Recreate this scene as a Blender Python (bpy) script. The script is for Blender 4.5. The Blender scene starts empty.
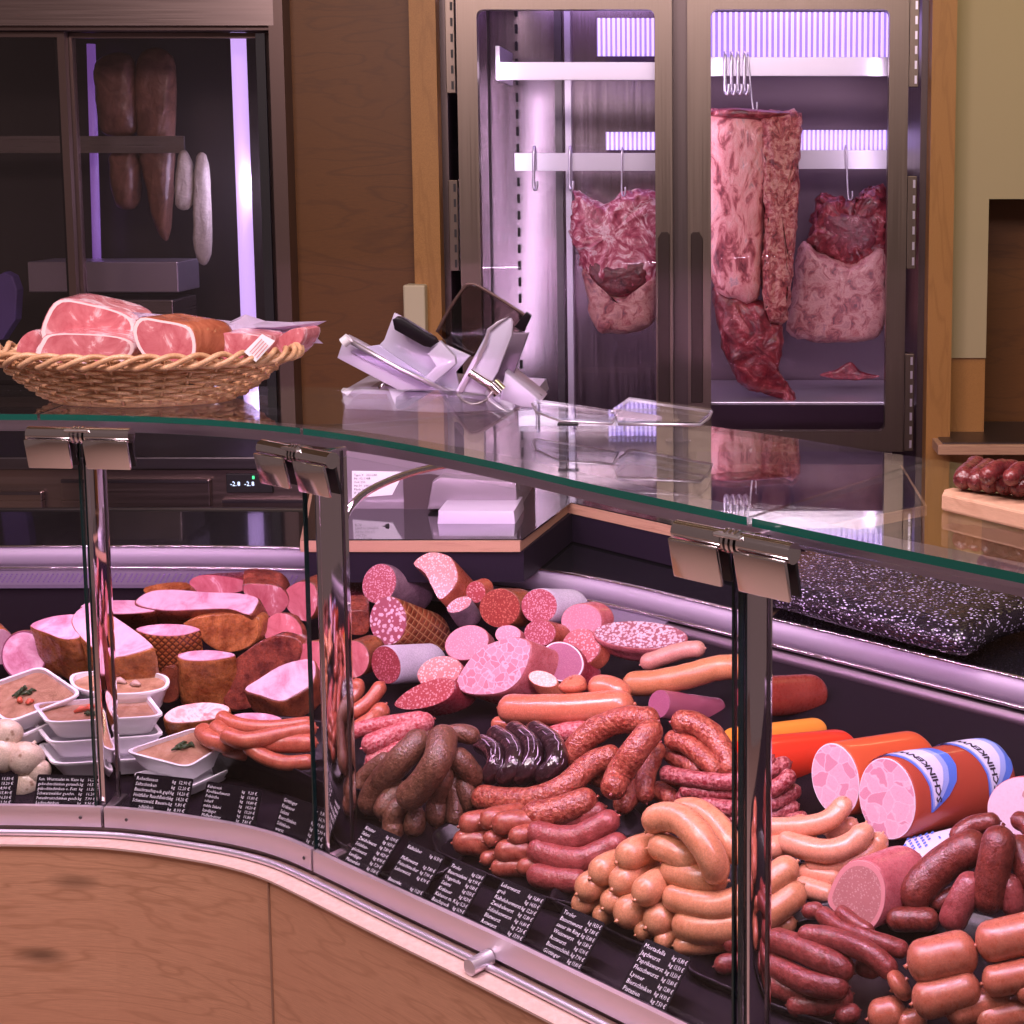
import bpy, bmesh, math, random
from mathutils import Vector, noise, Matrix
random.seed(7)
S = bpy.context.scene
col = S.collection
V = Vector
# ---------------------------------------------------------------- camera
FPX, XPP, YPP, YH = 1500.0, 720.0, 340.0, 170.0
PITCH = math.atan((YPP-YH)/FPX)
EYE = V((0, 0, 1.65))
cam_d = bpy.data.cameras.new('camera'); cam = bpy.data.objects.new('camera', cam_d); col.objects.link(cam)
cam.location = EYE; cam.rotation_euler = (math.pi/2-PITCH, 0, 0)
cam_d.sensor_width = 36; cam_d.sensor_fit = 'HORIZONTAL'; cam_d.lens = 36*FPX/1024
cam_d.shift_x = (512-XPP)/1024; cam_d.shift_y = (YPP-512)/1024
cam_d.clip_start = 0.05
S.camera = cam
# ---------------------------------------------------------------- exposure, world, lights
S.view_settings.view_transform = 'Standard'; S.view_settings.look = 'None'
S.view_settings.exposure = 0.28; S.view_settings.gamma = 1; S.view_settings.use_curve_mapping = False
W = bpy.data.worlds.new('world'); S.world = W; W.use_nodes = True
W.node_tree.nodes['Background'].inputs[0].default_value = (0.30, 0.20, 0.19, 1)
W.node_tree.nodes['Background'].inputs[1].default_value = 0.36
PINK = (1.0, 0.66, 0.86); LAV = (0.66, 0.50, 1.0); WARM = (1.0, 0.72, 0.48)
def area(name, loc, target, sx, sy, power, color, spread=math.pi):
    d = bpy.data.lights.new(name, 'AREA'); d.shape = 'RECTANGLE'; d.size = sx; d.size_y = sy
    d.energy = power; d.color = color; d.spread = spread
    o = bpy.data.objects.new(name, d); col.objects.link(o); o.location = loc
    o.rotation_euler = (V(target)-V(loc)).to_track_quat('-Z', 'Y').to_euler()
    return o
area('overhead_lamp', (-0.5, 1.5, 3.0), (-0.4, 2.6, 0.8), 1.6, 0.5, 40, (1.0, 0.80, 0.87))
area('overhead_lamp', (0.6, 0.5, 3.0), (0.2, 1.9, 0.6), 1.0, 0.5, 24, (1.0, 0.80, 0.87))
area('overhead_lamp', (-1.6, 1.2, 2.9), (-0.9, 2.5, 0.5), 0.6, 0.4, 26, (1.0, 0.76, 0.80))  # unseen lamp added to brighten the counter's oak front
area('overhead_lamp', (-0.8, 3.3, 2.9), (-0.8, 4.6, 1.3), 2.4, 0.2, 3.0, WARM)
area('overhead_lamp', (1.3, 3.2, 2.9), (1.3, 4.6, 1.5), 0.6, 0.3, 7, (1.0, 0.83, 0.42))
# ---------------------------------------------------------------- projection helpers (photo pixel -> a point on a real surface)
CP, SP = math.cos(PITCH), math.sin(PITCH)
def ray(x, y):
    a = (x-XPP)/FPX; b = -(y-YPP)/FPX
    return V((a, CP+b*SP, -SP+b*CP))
def onz(x, y, z):
    r = ray(x, y); return EYE + r*((z-EYE.z)/r.z)
def ony(x, y, Y):
    r = ray(x, y); return EYE + r*(Y/r.y)
def catmull(P, n=8, closed=False):
    P = [V(p) for p in P]; N = len(P); out = []
    if N < 3 and not closed:
        return [P[0].lerp(P[1], i/n) for i in range(n+1)]
    rng = range(N if closed else N-1)
    for i in rng:
        if closed: a, b, c, d = P[(i-1) % N], P[i], P[(i+1) % N], P[(i+2) % N]
        else:
            b, c = P[i], P[i+1]; a = P[i-1] if i > 0 else b*2-c; d = P[i+2] if i+2 < N else c*2-b
        for k in range(n):
            t = k/n
            out.append(0.5*((2*b)+(c-a)*t+(2*a-5*b+4*c-d)*t*t+(3*b-a-3*c+d)*t**3))
    if not closed: out.append(P[-1].copy())
    return out
ZB = 0.60   # height of the foot of the front panes
ZT = 1.25   # height of the glass counter top
Fpx = [(-420, 806), (-150, 804), (0, 804), (100, 806), (150, 810), (200, 817), (240, 824), (278, 834), (315, 849), (400, 889), (500, 935), (600, 983), (700, 1031), (900, 1127), (1150, 1247)]
F = [p.xy for p in catmull([onz(x, y, ZB) for x, y in Fpx], 8)]
def fdist(p):
    """distance behind the front pane line, its running length and inward normal"""
    best = None; s = 0
    for i in range(len(F)-1):
        a, b = F[i], F[i+1]; ab = b-a; L = ab.length
        t = max(0, min(1, (p-a).dot(ab)/(L*L))); q = a+ab*t; d = (p-q).length
        if best is None or d < best[0]:
            nrm = V((-ab.y, ab.x))/L
            best = (d if (p-q).dot(nrm) >= 0 else -d, s+L*t, nrm, ab/L)
            bd = d
            best = (d, s+L*t, nrm, ab/L, 1 if (p-q).dot(nrm) >= 0 else -1)
        s += L
    return best[0]*best[4], best[1], best[2], best[3]
def fat(s, d=0.0):
    """point at running length s on the pane line, moved d inward"""
    acc = 0
    for i in range(len(F)-1):
        L = (F[i+1]-F[i]).length
        if acc+L >= s or i == len(F)-2:
            t = (s-acc)/L; ab = (F[i+1]-F[i])/L; nrm = V((-ab.y, ab.x))
            return F[i]+ab*(t*L)+nrm*d, ab, nrm
        acc += L
def deckz(d): return 0.575+0.25*max(0, min(d, 0.8))
def ond(x, y, h):
    r = ray(x, y); lo = (1.3-EYE.z)/r.z; hi = (0.3-EYE.z)/r.z
    for _ in range(26):
        m = (lo+hi)/2; p = EYE+r*m
        if p.z-deckz(fdist(p.xy)[0])-h > 0: lo = m
        else: hi = m
    return EYE+r*lo
def P3(x, y, where):
    k, v = where
    return ond(x, y, v) if k == 'd' else onz(x, y, v) if k == 'z' else ony(x, y, v)
def spx(x, y, z=ZB): return fdist(onz(x, y, z).xy)[1]
FR = {'A': (0, 540), 'B': (180, 540), 'C': (340, 540), 'D': (540, 600), 'E': (540, 764), 'F': (764, 640), 'G': (764, 764), 'H': (340, 700), '': None}
K = 1024/260
def fr(f, pts):
    if not f: return [tuple(p) for p in pts]
    ox, oy = FR[f]; return [(ox+p[0]/K, oy+p[1]/K)+tuple(p[2:]) for p in pts]
# ---------------------------------------------------------------- object helpers
def tag(o, label=None, cat=None, group=None, kind=None):
    if label: o['label'] = label
    if cat: o['category'] = cat
    if group: o['group'] = group
    if kind: o['kind'] = kind
    return o
def empty(name, loc, label=None, cat=None, group=None):
    o = bpy.data.objects.new(name, None); col.objects.link(o); o.location = loc; o.empty_display_size = 0.05
    return tag(o, label, cat, group)
def mk(name, bm, mats, parent=None, smooth=True, label=None, cat=None, group=None, kind=None, origin=None, auto=None):
    """bm is in world coordinates; links it as one mesh object whose origin is its foot (or its parent's)"""
    me = bpy.data.meshes.new(name)
    bmesh.ops.recalc_face_normals(bm, faces=bm.faces)
    if parent is not None: off = parent.matrix_world_loc if hasattr(parent, 'matrix_world_loc') else wloc(parent)
    elif origin is not None: off = V(origin)
    else:
        vs = [v.co for v in bm.verts]
        off = V((sum(v.x for v in vs)/len(vs), sum(v.y for v in vs)/len(vs), min(v.z for v in vs)))
    for v in bm.verts: v.co -= off
    bm.to_mesh(me); bm.free()
    if not isinstance(mats, (list, tuple)): mats = [mats]
    for m in mats: me.materials.append(m)
    if smooth:
        for p in me.polygons: p.use_smooth = True
        if auto:
            try: me.set_sharp_from_angle(angle=math.radians(auto))
            except Exception: pass
    o = bpy.data.objects.new(name, me); col.objects.link(o)
    if parent is not None: o.parent = parent
    else: o.location = off
    return tag(o, label, cat, group, kind)
def wloc(o):
    p = V(o.location)
    while o.parent: o = o.parent; p += V(o.location)
    return p
def NB(): return bmesh.new()
def box(bm, c, sx, sy, sz, rot=None, bev=0.0, mi=0):
    """box centred at c; rot is a 3x3 with the box axes"""
    R = rot or Matrix.Identity(3)
    vs = [bm.verts.new(V(c)+R @ V((sx/2*i, sy/2*j, sz/2*k))) for i in (-1, 1) for j in (-1, 1) for k in (-1, 1)]
    fs = [bm.faces.new([vs[i] for i in q]) for q in ((0, 1, 3, 2), (4, 6, 7, 5), (0, 4, 5, 1), (2, 3, 7, 6), (0, 2, 6, 4), (1, 5, 7, 3))]
    for f in fs: f.material_index = mi
    if bev > 0:
        es = list({e for f in fs for e in f.edges})
        r = bmesh.ops.bevel(bm, geom=es, offset=bev, segments=2, profile=0.5, affect='EDGES')
        for f in r['faces']: f.material_index = mi
    return bm
def bxy(bm, x0, x1, y0, y1, z0, z1, bev=0.0, mi=0):
    return box(bm, ((x0+x1)/2, (y0+y1)/2, (z0+z1)/2), x1-x0, y1-y0, z1-z0, None, bev, mi)
def prism(bm, pts, vec, mi=0, bev=0.0):
    a = [bm.verts.new(V(p)) for p in pts]; b = [bm.verts.new(V(p)+V(vec)) for p in pts]; n = len(a)
    fs = [bm.faces.new(a), bm.faces.new(b[::-1])]+[bm.faces.new([a[i], b[i], b[(i+1) % n], a[(i+1) % n]]) for i in range(n)]
    for f in fs: f.material_index = mi
    if bev > 0:
        bmesh.ops.recalc_face_normals(bm, faces=fs)
        bmesh.ops.bevel(bm, geom=list({e for f in fs[:2] for e in f.edges}), offset=bev, segments=2, profile=0.5, affect='EDGES')
    return bm
def frames(path):
    T = []
    for i in range(len(path)):
        a = path[max(0, i-1)]; b = path[min(len(path)-1, i+1)]; T.append((b-a).normalized() if (b-a).length > 1e-9 else V((1, 0, 0)))
    up = V((0, 0, 1)) if abs(T[0].z) < 0.9 else V((1, 0, 0))
    u = (up-T[0]*up.dot(T[0])).normalized(); out = []
    for t in T:
        u = (u-t*u.dot(t)); u = u.normalized() if u.length > 1e-6 else t.orthogonal().normalized()
        out.append((t, u, t.cross(u)))
    return out
def tube(bm, path, rad, n=12, mi=0, flat=1.0, caps=True, disp=None):
    path = [V(p) for p in path]; fr_ = frames(path)
    rr = rad if isinstance(rad, (list, tuple)) else [rad]*len(path)
    rings = []
    for k, (p, (t, u, w), r) in enumerate(zip(path, fr_, rr)):
        ring = []
        for i in range(n):
            a = 2*math.pi*i/n; q = p+u*(math.cos(a)*r)+w*(math.sin(a)*r*flat)
            if disp: q += (q-p)*disp(q, k/len(path))
            ring.append(bm.verts.new(q))
        rings.append(ring)
    for a, b in zip(rings, rings[1:]):
        for i in range(n): bm.faces.new((a[i], a[(i+1) % n], b[(i+1) % n], b[i])).material_index = mi
    if caps:
        bm.faces.new(rings[0][::-1]).material_index = mi; bm.faces.new(rings[-1]).material_index = mi
    return bm
def ribbon(bm, line, z0, z1, th, mi=0):
    """upright band that follows a plan polyline (list of 2D points), thickness th inward"""
    n = len(line); nr = []
    for i in range(n):
        t = (line[min(n-1, i+1)]-line[max(0, i-1)]).normalized(); nr.append(V((-t.y, t.x)))
    R = [[bm.verts.new((q.x, q.y, z)) for q, z in ((line[i], z0), (line[i], z1), (line[i]+nr[i]*th, z1), (line[i]+nr[i]*th, z0))] for i in range(n)]
    for a, b in zip(R, R[1:]):
        for k in range(4): bm.faces.new((a[k], b[k], b[(k+1) % 4], a[(k+1) % 4])).material_index = mi
    bm.faces.new(R[0]).material_index = mi; bm.faces.new(R[-1][::-1]).material_index = mi
    return bm
def sweep(bm, line, prof, mi=0):
    """profile [(inward, z)...] swept along a plan polyline"""
    n = len(line); R = []
    for i in range(n):
        t = (line[min(n-1, i+1)]-line[max(0, i-1)]).normalized(); nn = V((-t.y, t.x))
        R.append([bm.verts.new((line[i].x+nn.x*d, line[i].y+nn.y*d, z)) for d, z in prof])
    m = len(prof)
    for a, b in zip(R, R[1:]):
        for k in range(m): bm.faces.new((a[k], b[k], b[(k+1) % m], a[(k+1) % m])).material_index = mi
    bm.faces.new(R[0]).material_index = mi; bm.faces.new(R[-1][::-1]).material_index = mi
    return bm
def fline(s0, s1, d=0.0, step=0.03):
    n = max(2, int((s1-s0)/step)); return [fat(s0+(s1-s0)*i/n, d)[0] for i in range(n+1)]
FL = sum((b-a).length for a, b in zip(F, F[1:]))
# ---------------------------------------------------------------- materials
def newmat(name):
    m = bpy.data.materials.new(name); m.use_nodes = True; nt = m.node_tree; b = nt.nodes['Principled BSDF']
    return m, nt, b
def coords(nt, scale=(1, 1, 1), src='Object'):
    tc = nt.nodes.new('ShaderNodeTexCoord'); mp = nt.nodes.new('ShaderNodeMapping'); mp.inputs['Scale'].default_value = scale
    nt.links.new(tc.outputs[src], mp.inputs[0]); return mp.outputs[0]
def c4(c): return (c[0], c[1], c[2], 1)
def ramp(nt, fac, stops):
    r = nt.nodes.new('ShaderNodeValToRGB'); e = r.color_ramp.elements
    while len(e) < len(stops): e.new(0.5)
    for i, (p, c) in enumerate(stops): e[i].position = p; e[i].color = c4(c)
    nt.links.new(fac, r.inputs[0]); return r.outputs[0]
def noiset(nt, vec, scale, detail=3, rough=0.5, dist=0.0):
    n = nt.nodes.new('ShaderNodeTexNoise'); n.inputs['Scale'].default_value = scale; n.inputs['Detail'].default_value = detail
    n.inputs['Roughness'].default_value = rough; n.inputs['Distortion'].default_value = dist
    nt.links.new(vec, n.inputs['Vector']); return n.outputs['Fac']
def voro(nt, vec, scale, feature='F1', out='Distance', rnd=1.0):
    v = nt.nodes.new('ShaderNodeTexVoronoi'); v.feature = feature; v.inputs['Scale'].default_value = scale
    v.inputs['Randomness'].default_value = rnd
    nt.links.new(vec, v.inputs['Vector']); return v.outputs[out]
def mixc(nt, fac, a, b):
    m = nt.nodes.new('ShaderNodeMix'); m.data_type = 'RGBA'
    if isinstance(fac, (int, float)): m.inputs[0].default_value = fac
    else: nt.links.new(fac, m.inputs[0])
    for i, x in ((6, a), (7, b)):
        if isinstance(x, tuple): m.inputs[i].default_value = c4(x)
        else: nt.links.new(x, m.inputs[i])
    return m.outputs[2]
def bump(nt, b, h, strength=0.3, dist=0.002):
    n = nt.nodes.new('ShaderNodeBump'); n.inputs['Strength'].default_value = strength; n.inputs['Distance'].default_value = dist
    nt.links.new(h, n.inputs['Height']); nt.links.new(n.outputs[0], b.inputs['Normal']); nt.links.new(n.outputs[0], b.inputs['Coat Normal'])
def plain(name, c, rough=0.5, metal=0.0, coat=0.0, emis=None, es=0.0, spec=0.5):
    m, nt, b = newmat(name); b.inputs['Specular IOR Level'].default_value = spec; b.inputs['Base Color'].default_value = c4(c); b.inputs['Roughness'].default_value = rough
    b.inputs['Metallic'].default_value = metal; b.inputs['Coat Weight'].default_value = coat
    if emis: b.inputs['Emission Color'].default_value = c4(emis); b.inputs['Emission Strength'].default_value = es
    return m
def steel(name, c=(0.62, 0.58, 0.58), rough=0.3, sc=(3, 3, 260), amt=0.10):
    m, nt, b = newmat(name); v = coords(nt, sc); f = noiset(nt, v, 1.0, 3)
    nt.links.new(mixc(nt, f, tuple(x*(1-amt) for x in c), tuple(min(1, x*(1+amt)) for x in c)), b.inputs['Base Color'])
    b.inputs['Metallic'].default_value = 1; b.inputs['Roughness'].default_value = rough
    r = ramp(nt, f, [(0.2, (rough*.8,)*3), (0.8, (rough*1.2,)*3)]); nt.links.new(r, b.inputs['Roughness'])
    return m
def wood(name, c1, c2, c3, sc=(1, 1, 1), ring=9, rough=0.5, knots=0.0, grain=60):
    m, nt, b = newmat(name); v = coords(nt, sc)
    n1 = noiset(nt, v, 2.2, 3, 0.5, 0.4)
    add = nt.nodes.new('ShaderNodeVectorMath'); add.operation = 'SCALE'; add.inputs[3].default_value = 1.0
    nt.links.new(v, add.inputs[0])
    w = nt.nodes.new('ShaderNodeMath'); w.operation = 'MULTIPLY'; w.inputs[1].default_value = ring; nt.links.new(n1, w.inputs[0])
    fr_ = nt.nodes.new('ShaderNodeMath'); fr_.operation = 'PINGPONG'; fr_.inputs[1].default_value = 0.5; nt.links.new(w.outputs[0], fr_.inputs[0])
    r1 = ramp(nt, fr_.outputs[0], [(0.0, c2), (0.15, c1), (0.5, c1)])
    g = noiset(nt, coords(nt, (sc[0]*1, sc[1]*1, sc[2]*8)), grain, 4, 0.6)
    r2 = mixc(nt, ramp(nt, g, [(0.38, (0, 0, 0)), (0.72, (0.75,)*3)]), r1, tuple(x*0.74 for x in c2))
    big = noiset(nt, v, 1.3, 2)
    r3 = mixc(nt, ramp(nt, big, [(0.35, (0, 0, 0)), (0.7, (0.6, 0.6, 0.6))]), r2, c3)
    out = r3
    if knots > 0:
        k = voro(nt, coords(nt, (sc[0], sc[1], sc[2]*0.45)), knots)
        kn = noiset(nt, v, 14, 3)
        ad = nt.nodes.new('ShaderNodeMath'); ad.operation = 'MULTIPLY_ADD'; ad.inputs[1].default_value = 0.12; nt.links.new(kn, ad.inputs[0]); nt.links.new(k, ad.inputs[2])
        out = mixc(nt, ramp(nt, ad.outputs[0], [(0.11, (0.8,)*3), (0.24, (0.0,)*3)]), r3, tuple(x*0.24 for x in c2))
    nt.links.new(out, b.inputs['Base Color']); b.inputs['Roughness'].default_value = rough
    bump(nt, b, g, 0.08, 0.001)
    return m
def glassm(name, tint=(0.97, 1.0, 0.985), boost=1.0, rough=0.0):
    m = bpy.data.materials.new(name); m.use_nodes = True; nt = m.node_tree; nt.nodes.clear()
    out = nt.nodes.new('ShaderNodeOutputMaterial'); mx = nt.nodes.new('ShaderNodeMixShader')
    tr = nt.nodes.new('ShaderNodeBsdfTransparent'); tr.inputs[0].default_value = c4(tint)
    gl = nt.nodes.new('ShaderNodeBsdfGlossy'); gl.inputs['Roughness'].default_value = rough; gl.inputs[0].default_value = (1, 1, 1, 1)
    fz = nt.nodes.new('ShaderNodeFresnel'); ge = nt.nodes.new('ShaderNodeNewGeometry')
    mr = nt.nodes.new('ShaderNodeMapRange'); mr.inputs['To Min'].default_value = 1.5; mr.inputs['To Max'].default_value = 1/1.5
    nt.links.new(ge.outputs['Backfacing'], mr.inputs['Value']); nt.links.new(mr.outputs[0], fz.inputs['IOR'])
    mu = nt.nodes.new('ShaderNodeMath'); mu.operation = 'MULTIPLY'; mu.inputs[1].default_value = boost; mu.use_clamp = True
    nt.links.new(fz.outputs[0], mu.inputs[0]); nt.links.new(mu.outputs[0], mx.inputs[0])
    nt.links.new(tr.outputs[0], mx.inputs[1]); nt.links.new(gl.outputs[0], mx.inputs[2]); nt.links.new(mx.outputs[0], out.inputs[0])
    return m
def skin(name, c1, c2, scale=40, rough=0.32, bscale=None, bstr=0.25, coat=0.3, sc=(1, 1, 1), spots=None, contrast=(0.35, 0.65)):
    m, nt, b = newmat(name); v = coords(nt, sc); f = noiset(nt, v, scale, 3, 0.6)
    cc = ramp(nt, f, [(contrast[0], c1), (contrast[1], c2)])
    fine = noiset(nt, v, 420, 2); cc = mixc(nt, ramp(nt, fine, [(0.40, (0.45,)*3), (0.62, (0.0,)*3)]), cc, tuple(x*0.62 for x in c1))
    if spots:
        vd = voro(nt, v, spots[1]); cc = mixc(nt, ramp(nt, vd, [(spots[2], (0.75,)*3), (spots[2]+0.15, (0,)*3)]), cc, spots[0])
    nt.links.new(cc, b.inputs['Base Color']); nt.links.new(ramp(nt, noiset(nt, v, 150, 3), [(0.35, (rough*0.75,)*3), (0.7, (min(1, rough*1.6),)*3)]), b.inputs['Roughness'])
    b.inputs['Coat Weight'].default_value = coat*0.7; b.inputs['Coat Roughness'].default_value = 0.28
    bump(nt, b, noiset(nt, v, bscale or scale*3, 2), bstr, 0.003)
    return m
def cutm(name, lean, fat, scale=260, thr=0.35, soft=0.12, rough=0.33, warp=0.0, extra=None, coat=0.2):
    """cut meat face: fat bits in lean"""
    m, nt, b = newmat(name); v = coords(nt)
    n = nt.nodes.new('ShaderNodeTexNoise'); n.inputs['Scale'].default_value = scale*0.6; nt.links.new(v, n.inputs['Vector'])
    mxv = nt.nodes.new('ShaderNodeVectorMath'); mxv.operation = 'MULTIPLY_ADD'
    nt.links.new(n.outputs['Color'], mxv.inputs[0]); mxv.inputs[1].default_value = (0.6/scale,)*3; nt.links.new(v, mxv.inputs[2])
    d = voro(nt, mxv.outputs[0], scale)
    cc = mixc(nt, ramp(nt, d, [(thr, (1, 1, 1)), (thr+soft, (0, 0, 0))]), lean, fat)
    big = noiset(nt, v, 30, 2)
    cc = mixc(nt, ramp(nt, big, [(0.4, (0,)*3), (0.8, (0.35,)*3)]), cc, extra or tuple(x*0.75 for x in lean))
    nt.links.new(cc, b.inputs['Base Color']); b.inputs['Roughness'].default_value = rough; b.inputs['Coat Weight'].default_value = coat
    bump(nt, b, d, 0.12, 0.001)
    return m
def mosaic(name, cell, gap, scale=70, gw=0.05, dark=None, amount=0.5):
    """coarse ham sausage face: pale meat pieces set in a paler or darker paste"""
    m, nt, b = newmat(name); v = coords(nt)
    n = nt.nodes.new('ShaderNodeTexNoise'); n.inputs['Scale'].default_value = scale*0.8; nt.links.new(v, n.inputs['Vector'])
    mxv = nt.nodes.new('ShaderNodeVectorMath'); mxv.operation = 'MULTIPLY_ADD'
    nt.links.new(n.outputs['Color'], mxv.inputs[0]); mxv.inputs[1].default_value = (0.9/scale,)*3; nt.links.new(v, mxv.inputs[2])
    d = voro(nt, mxv.outputs[0], scale, 'DISTANCE_TO_EDGE'); ci = voro(nt, mxv.outputs[0], scale, 'F1', 'Color')
    sep = nt.nodes.new('ShaderNodeSeparateColor'); nt.links.new(ci, sep.inputs[0])
    cc = ramp(nt, sep.outputs[0], [(0.0, cell), (amount, cell), (amount+0.05, dark or gap), (1.0, dark or gap)])
    cc = mixc(nt, ramp(nt, d, [(gw*0.6, (1,)*3), (gw, (0,)*3)]), cc, gap)
    cc = mixc(nt, ramp(nt, noiset(nt, v, 300, 2), [(0.5, (0,)*3), (0.75, (0.4,)*3)]), cc, tuple(x*0.7 for x in cell))
    nt.links.new(cc, b.inputs['Base Color']); b.inputs['Roughness'].default_value = 0.3; b.inputs['Coat Weight'].default_value = 0.2
    return m
def meatm(name, stops, scale=18, dist=1.5, rough=0.35, bstr=0.6, stretch=(1, 1, 1)):
    m, nt, b = newmat(name); v = coords(nt, stretch); f = noiset(nt, v, scale, 6, 0.65, dist)
    nt.links.new(ramp(nt, f, stops), b.inputs['Base Color']); b.inputs['Roughness'].default_value = rough
    b.inputs['Coat Weight'].default_value = 0.25; bump(nt, b, noiset(nt, v, scale*2.5, 4, 0.6, 0.6), bstr, 0.006)
    return m
M = {}
M['steel'] = steel('brushed_steel'); M['steel_v'] = steel('brushed_steel_upright', (0.20, 0.155, 0.125), 0.36, (220, 220, 2))
M['steel_bright'] = plain('bright_steel', (0.78, 0.72, 0.84), 0.33, 0.85)
M['alu'] = steel('satin_aluminium', (0.88, 0.76, 0.82), 0.5, (3, 3, 90), 0.03)
M['chrome'] = plain('chrome', (0.86, 0.82, 0.84), 0.07, 1.0)
M['chrome_soft'] = plain('soft_chrome', (0.86, 0.80, 0.80), 0.14, 1.0)
M['dark_steel'] = steel('dark_steel', (0.16, 0.14, 0.15), 0.35, (3, 3, 120))
M['black'] = plain('black_rubber', (0.012, 0.010, 0.012), 0.5)
M['post'] = plain('post_chrome', (0.90, 0.80, 0.86), 0.07, 1.0)
M['granite'] = plain('black_worktop', (0.010, 0.009, 0.012), 0.10, 0, 0.6)
M['tray_black'] = plain('black_plastic', (0.008, 0.005, 0.008), 0.30, 0, 0.0, spec=0.3)
M['white_plastic'] = plain('white_plastic', (0.86, 0.84, 0.88), 0.28, 0, 0.4)
M['glass'] = glassm('clear_glass'); M['glass_front'] = glassm('clear_front_glass', (0.97, 0.97, 0.98), 0.28); M['acrylic'] = glassm('clear_acrylic', (0.95, 0.96, 1.0), 1.0, 0.03)
M['film'] = glassm('clear_film', (0.95, 0.93, 0.97), 1.6, 0.12)
M['smoke'] = glassm('smoked_guard', (0.45, 0.38, 0.36), 1.3, 0.05)
M['dimglass'] = glassm('shaded_glass', (0.80, 0.76, 0.76), 1.2)
M['edge'] = plain('green_glass_edge', (0.004, 0.085, 0.062), 0.12, 0, 0.8)
M['card'] = plain('chalkboard_card', (0.007, 0.005, 0.008), 0.5, spec=0.12)
M['chalk'] = plain('white_chalk_pen', (0.85, 0.82, 0.88), 0.7)
M['paper'] = plain('white_paper', (0.85, 0.83, 0.87), 0.5)
M['ink'] = plain('dark_ink', (0.03, 0.02, 0.04), 0.6)
M['wood_front'] = wood('knotty_oak_front', (0.64, 0.335, 0.20), (0.48, 0.235, 0.13), (0.57, 0.28, 0.165), (0.9, 0.9, 6.5), 9, 0.45, 3.4, 34)
M['wood_ledge'] = wood('pale_oak_ledge', (0.66, 0.46, 0.41), (0.58, 0.38, 0.33), (0.62, 0.43, 0.38), (1.5, 1.5, 3), 6, 0.5)
M['wood_wall'] = wood('brown_oak_panel', (0.15, 0.055, 0.007), (0.105, 0.036, 0.004), (0.125, 0.046, 0.005), (0.8, 0.8, 3.6), 7, 0.5, 2.0)
M['wood_post'] = wood('oak_post', (0.40, 0.19, 0.05), (0.32, 0.145, 0.035), (0.36, 0.17, 0.042), (6, 6, 0.8), 5, 0.5)
M['wood_board'] = wood('light_board', (0.70, 0.40, 0.26), (0.60, 0.32, 0.20), (0.66, 0.36, 0.24), (2, 2, 6), 5, 0.5)
M['wood_edge'] = wood('plywood_edge', (0.55, 0.33, 0.20), (0.38, 0.20, 0.12), (0.5, 0.28, 0.18), (1, 1, 30), 6, 0.5)
M['wall'] = plain('beige_plaster', (0.40, 0.33, 0.19), 0.8)
M['floor'] = plain('floor_tile', (0.36, 0.25, 0.20), 0.6)
M['dark'] = plain('dark_interior', (0.020, 0.015, 0.017), 0.55)
M['tube_light'] = plain('lavender_light_tube', (0.8, 0.75, 1), 0.4, 0, 0, (0.62, 0.42, 1.0), 1.5)
M['tube_reflection'] = plain('violet_tube_reflection', (0.5, 0.4, 0.8), 0.4, 0, 0, (0.30, 0.13, 0.62), 0.55)
M['louver_glow'] = plain('glowing_louvre', (0.8, 0.8, 0.9), 0.4, 0, 0, (0.70, 0.50, 1.0), 0.95)
M['wicker'] = skin('wicker', (0.52, 0.27, 0.13), (0.78, 0.48, 0.28), 30, 0.42, 200, 0.2, 0.3)
# ================================================================ the room
YW = 4.60                                   # plane of the cabinet fronts
def wx(x, Y=YW): return ony(x, 200, Y).x
def wz(y, Y=YW): return ony(600, y, Y).z
def part_box(name, m, parent, x0, x1, y0, y1, z0, z1, bev=0.0, label=None):
    b = NB(); bxy(b, x0, x1, y0, y1, z0, z1, bev); return mk(name, b, m, parent, smooth=False, label=label)
def struct_box(name, m, x0, x1, y0, y1, z0, z1):
    b = NB(); bxy(b, x0, x1, y0, y1, z0, z1); return mk(name, b, m, None, smooth=False, kind='structure')
struct_box('floor', M['floor'], -4, 3, -2.0, 6.0, -0.05, 0.0)
struct_box('ceiling', M['wall'], -4, 3, 2.6, 6.0, 3.05, 3.1)
struct_box('wall_back', M['wood_wall'], wx(293), wx(418), YW+0.03, YW+0.13, 0.0, 3.05)
struct_box('wall_rear', M['dark'], -4, 3, 5.95, 6.0, 0.0, 3.05)
struct_box('trim_1', M['wood_post'], wx(417), wx(443), YW-0.06, YW+0.12, 0.0, 3.05)
struct_box('trim_2', M['wood_post'], wx(926), wx(950), YW-0.08, YW+0.12, 0.0, 3.05)
# beige wall with the oak-lined alcove
b = NB(); ax, az0, az1 = wx(989), wz(358), wz(199)
bxy(b, wx(950), ax, YW, YW+0.10, az0, 3.05); bxy(b, ax, wx(1200), YW, YW+0.10, az1, 3.05)
mk('wall_right', b, M['wall'], None, False, kind='structure')
b = NB(); bxy(b, wx(950), ax, YW+0.01, YW+0.10, 0.0, az0); mk('trim_3', b, M['wood_post'], None, False, kind='structure')
b = NB(); bxy(b, ax, wx(1200), YW+0.22, YW+0.25, 0.0, az1); mk('wall_alcove', b, M['wood_wall'], None, False, kind='structure')
b = NB(); bxy(b, ax-0.02, ax, YW+0.10, YW+0.25, 0.0, az1); mk('trim_4', b, M['wall'], None, False, kind='structure')
t = empty('side_shelf', (wx(1000), 4.4, 0), 'oak side shelf with layered edge below the alcove at right', 'shelf')
zs = ony(980, 444, 4.42).z
part_box('shelf_board', M['wood_edge'], t, wx(942, 4.4), wx(1150, 4.4), 4.40, YW+0.2, zs-0.03, zs, 0.003)
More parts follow.
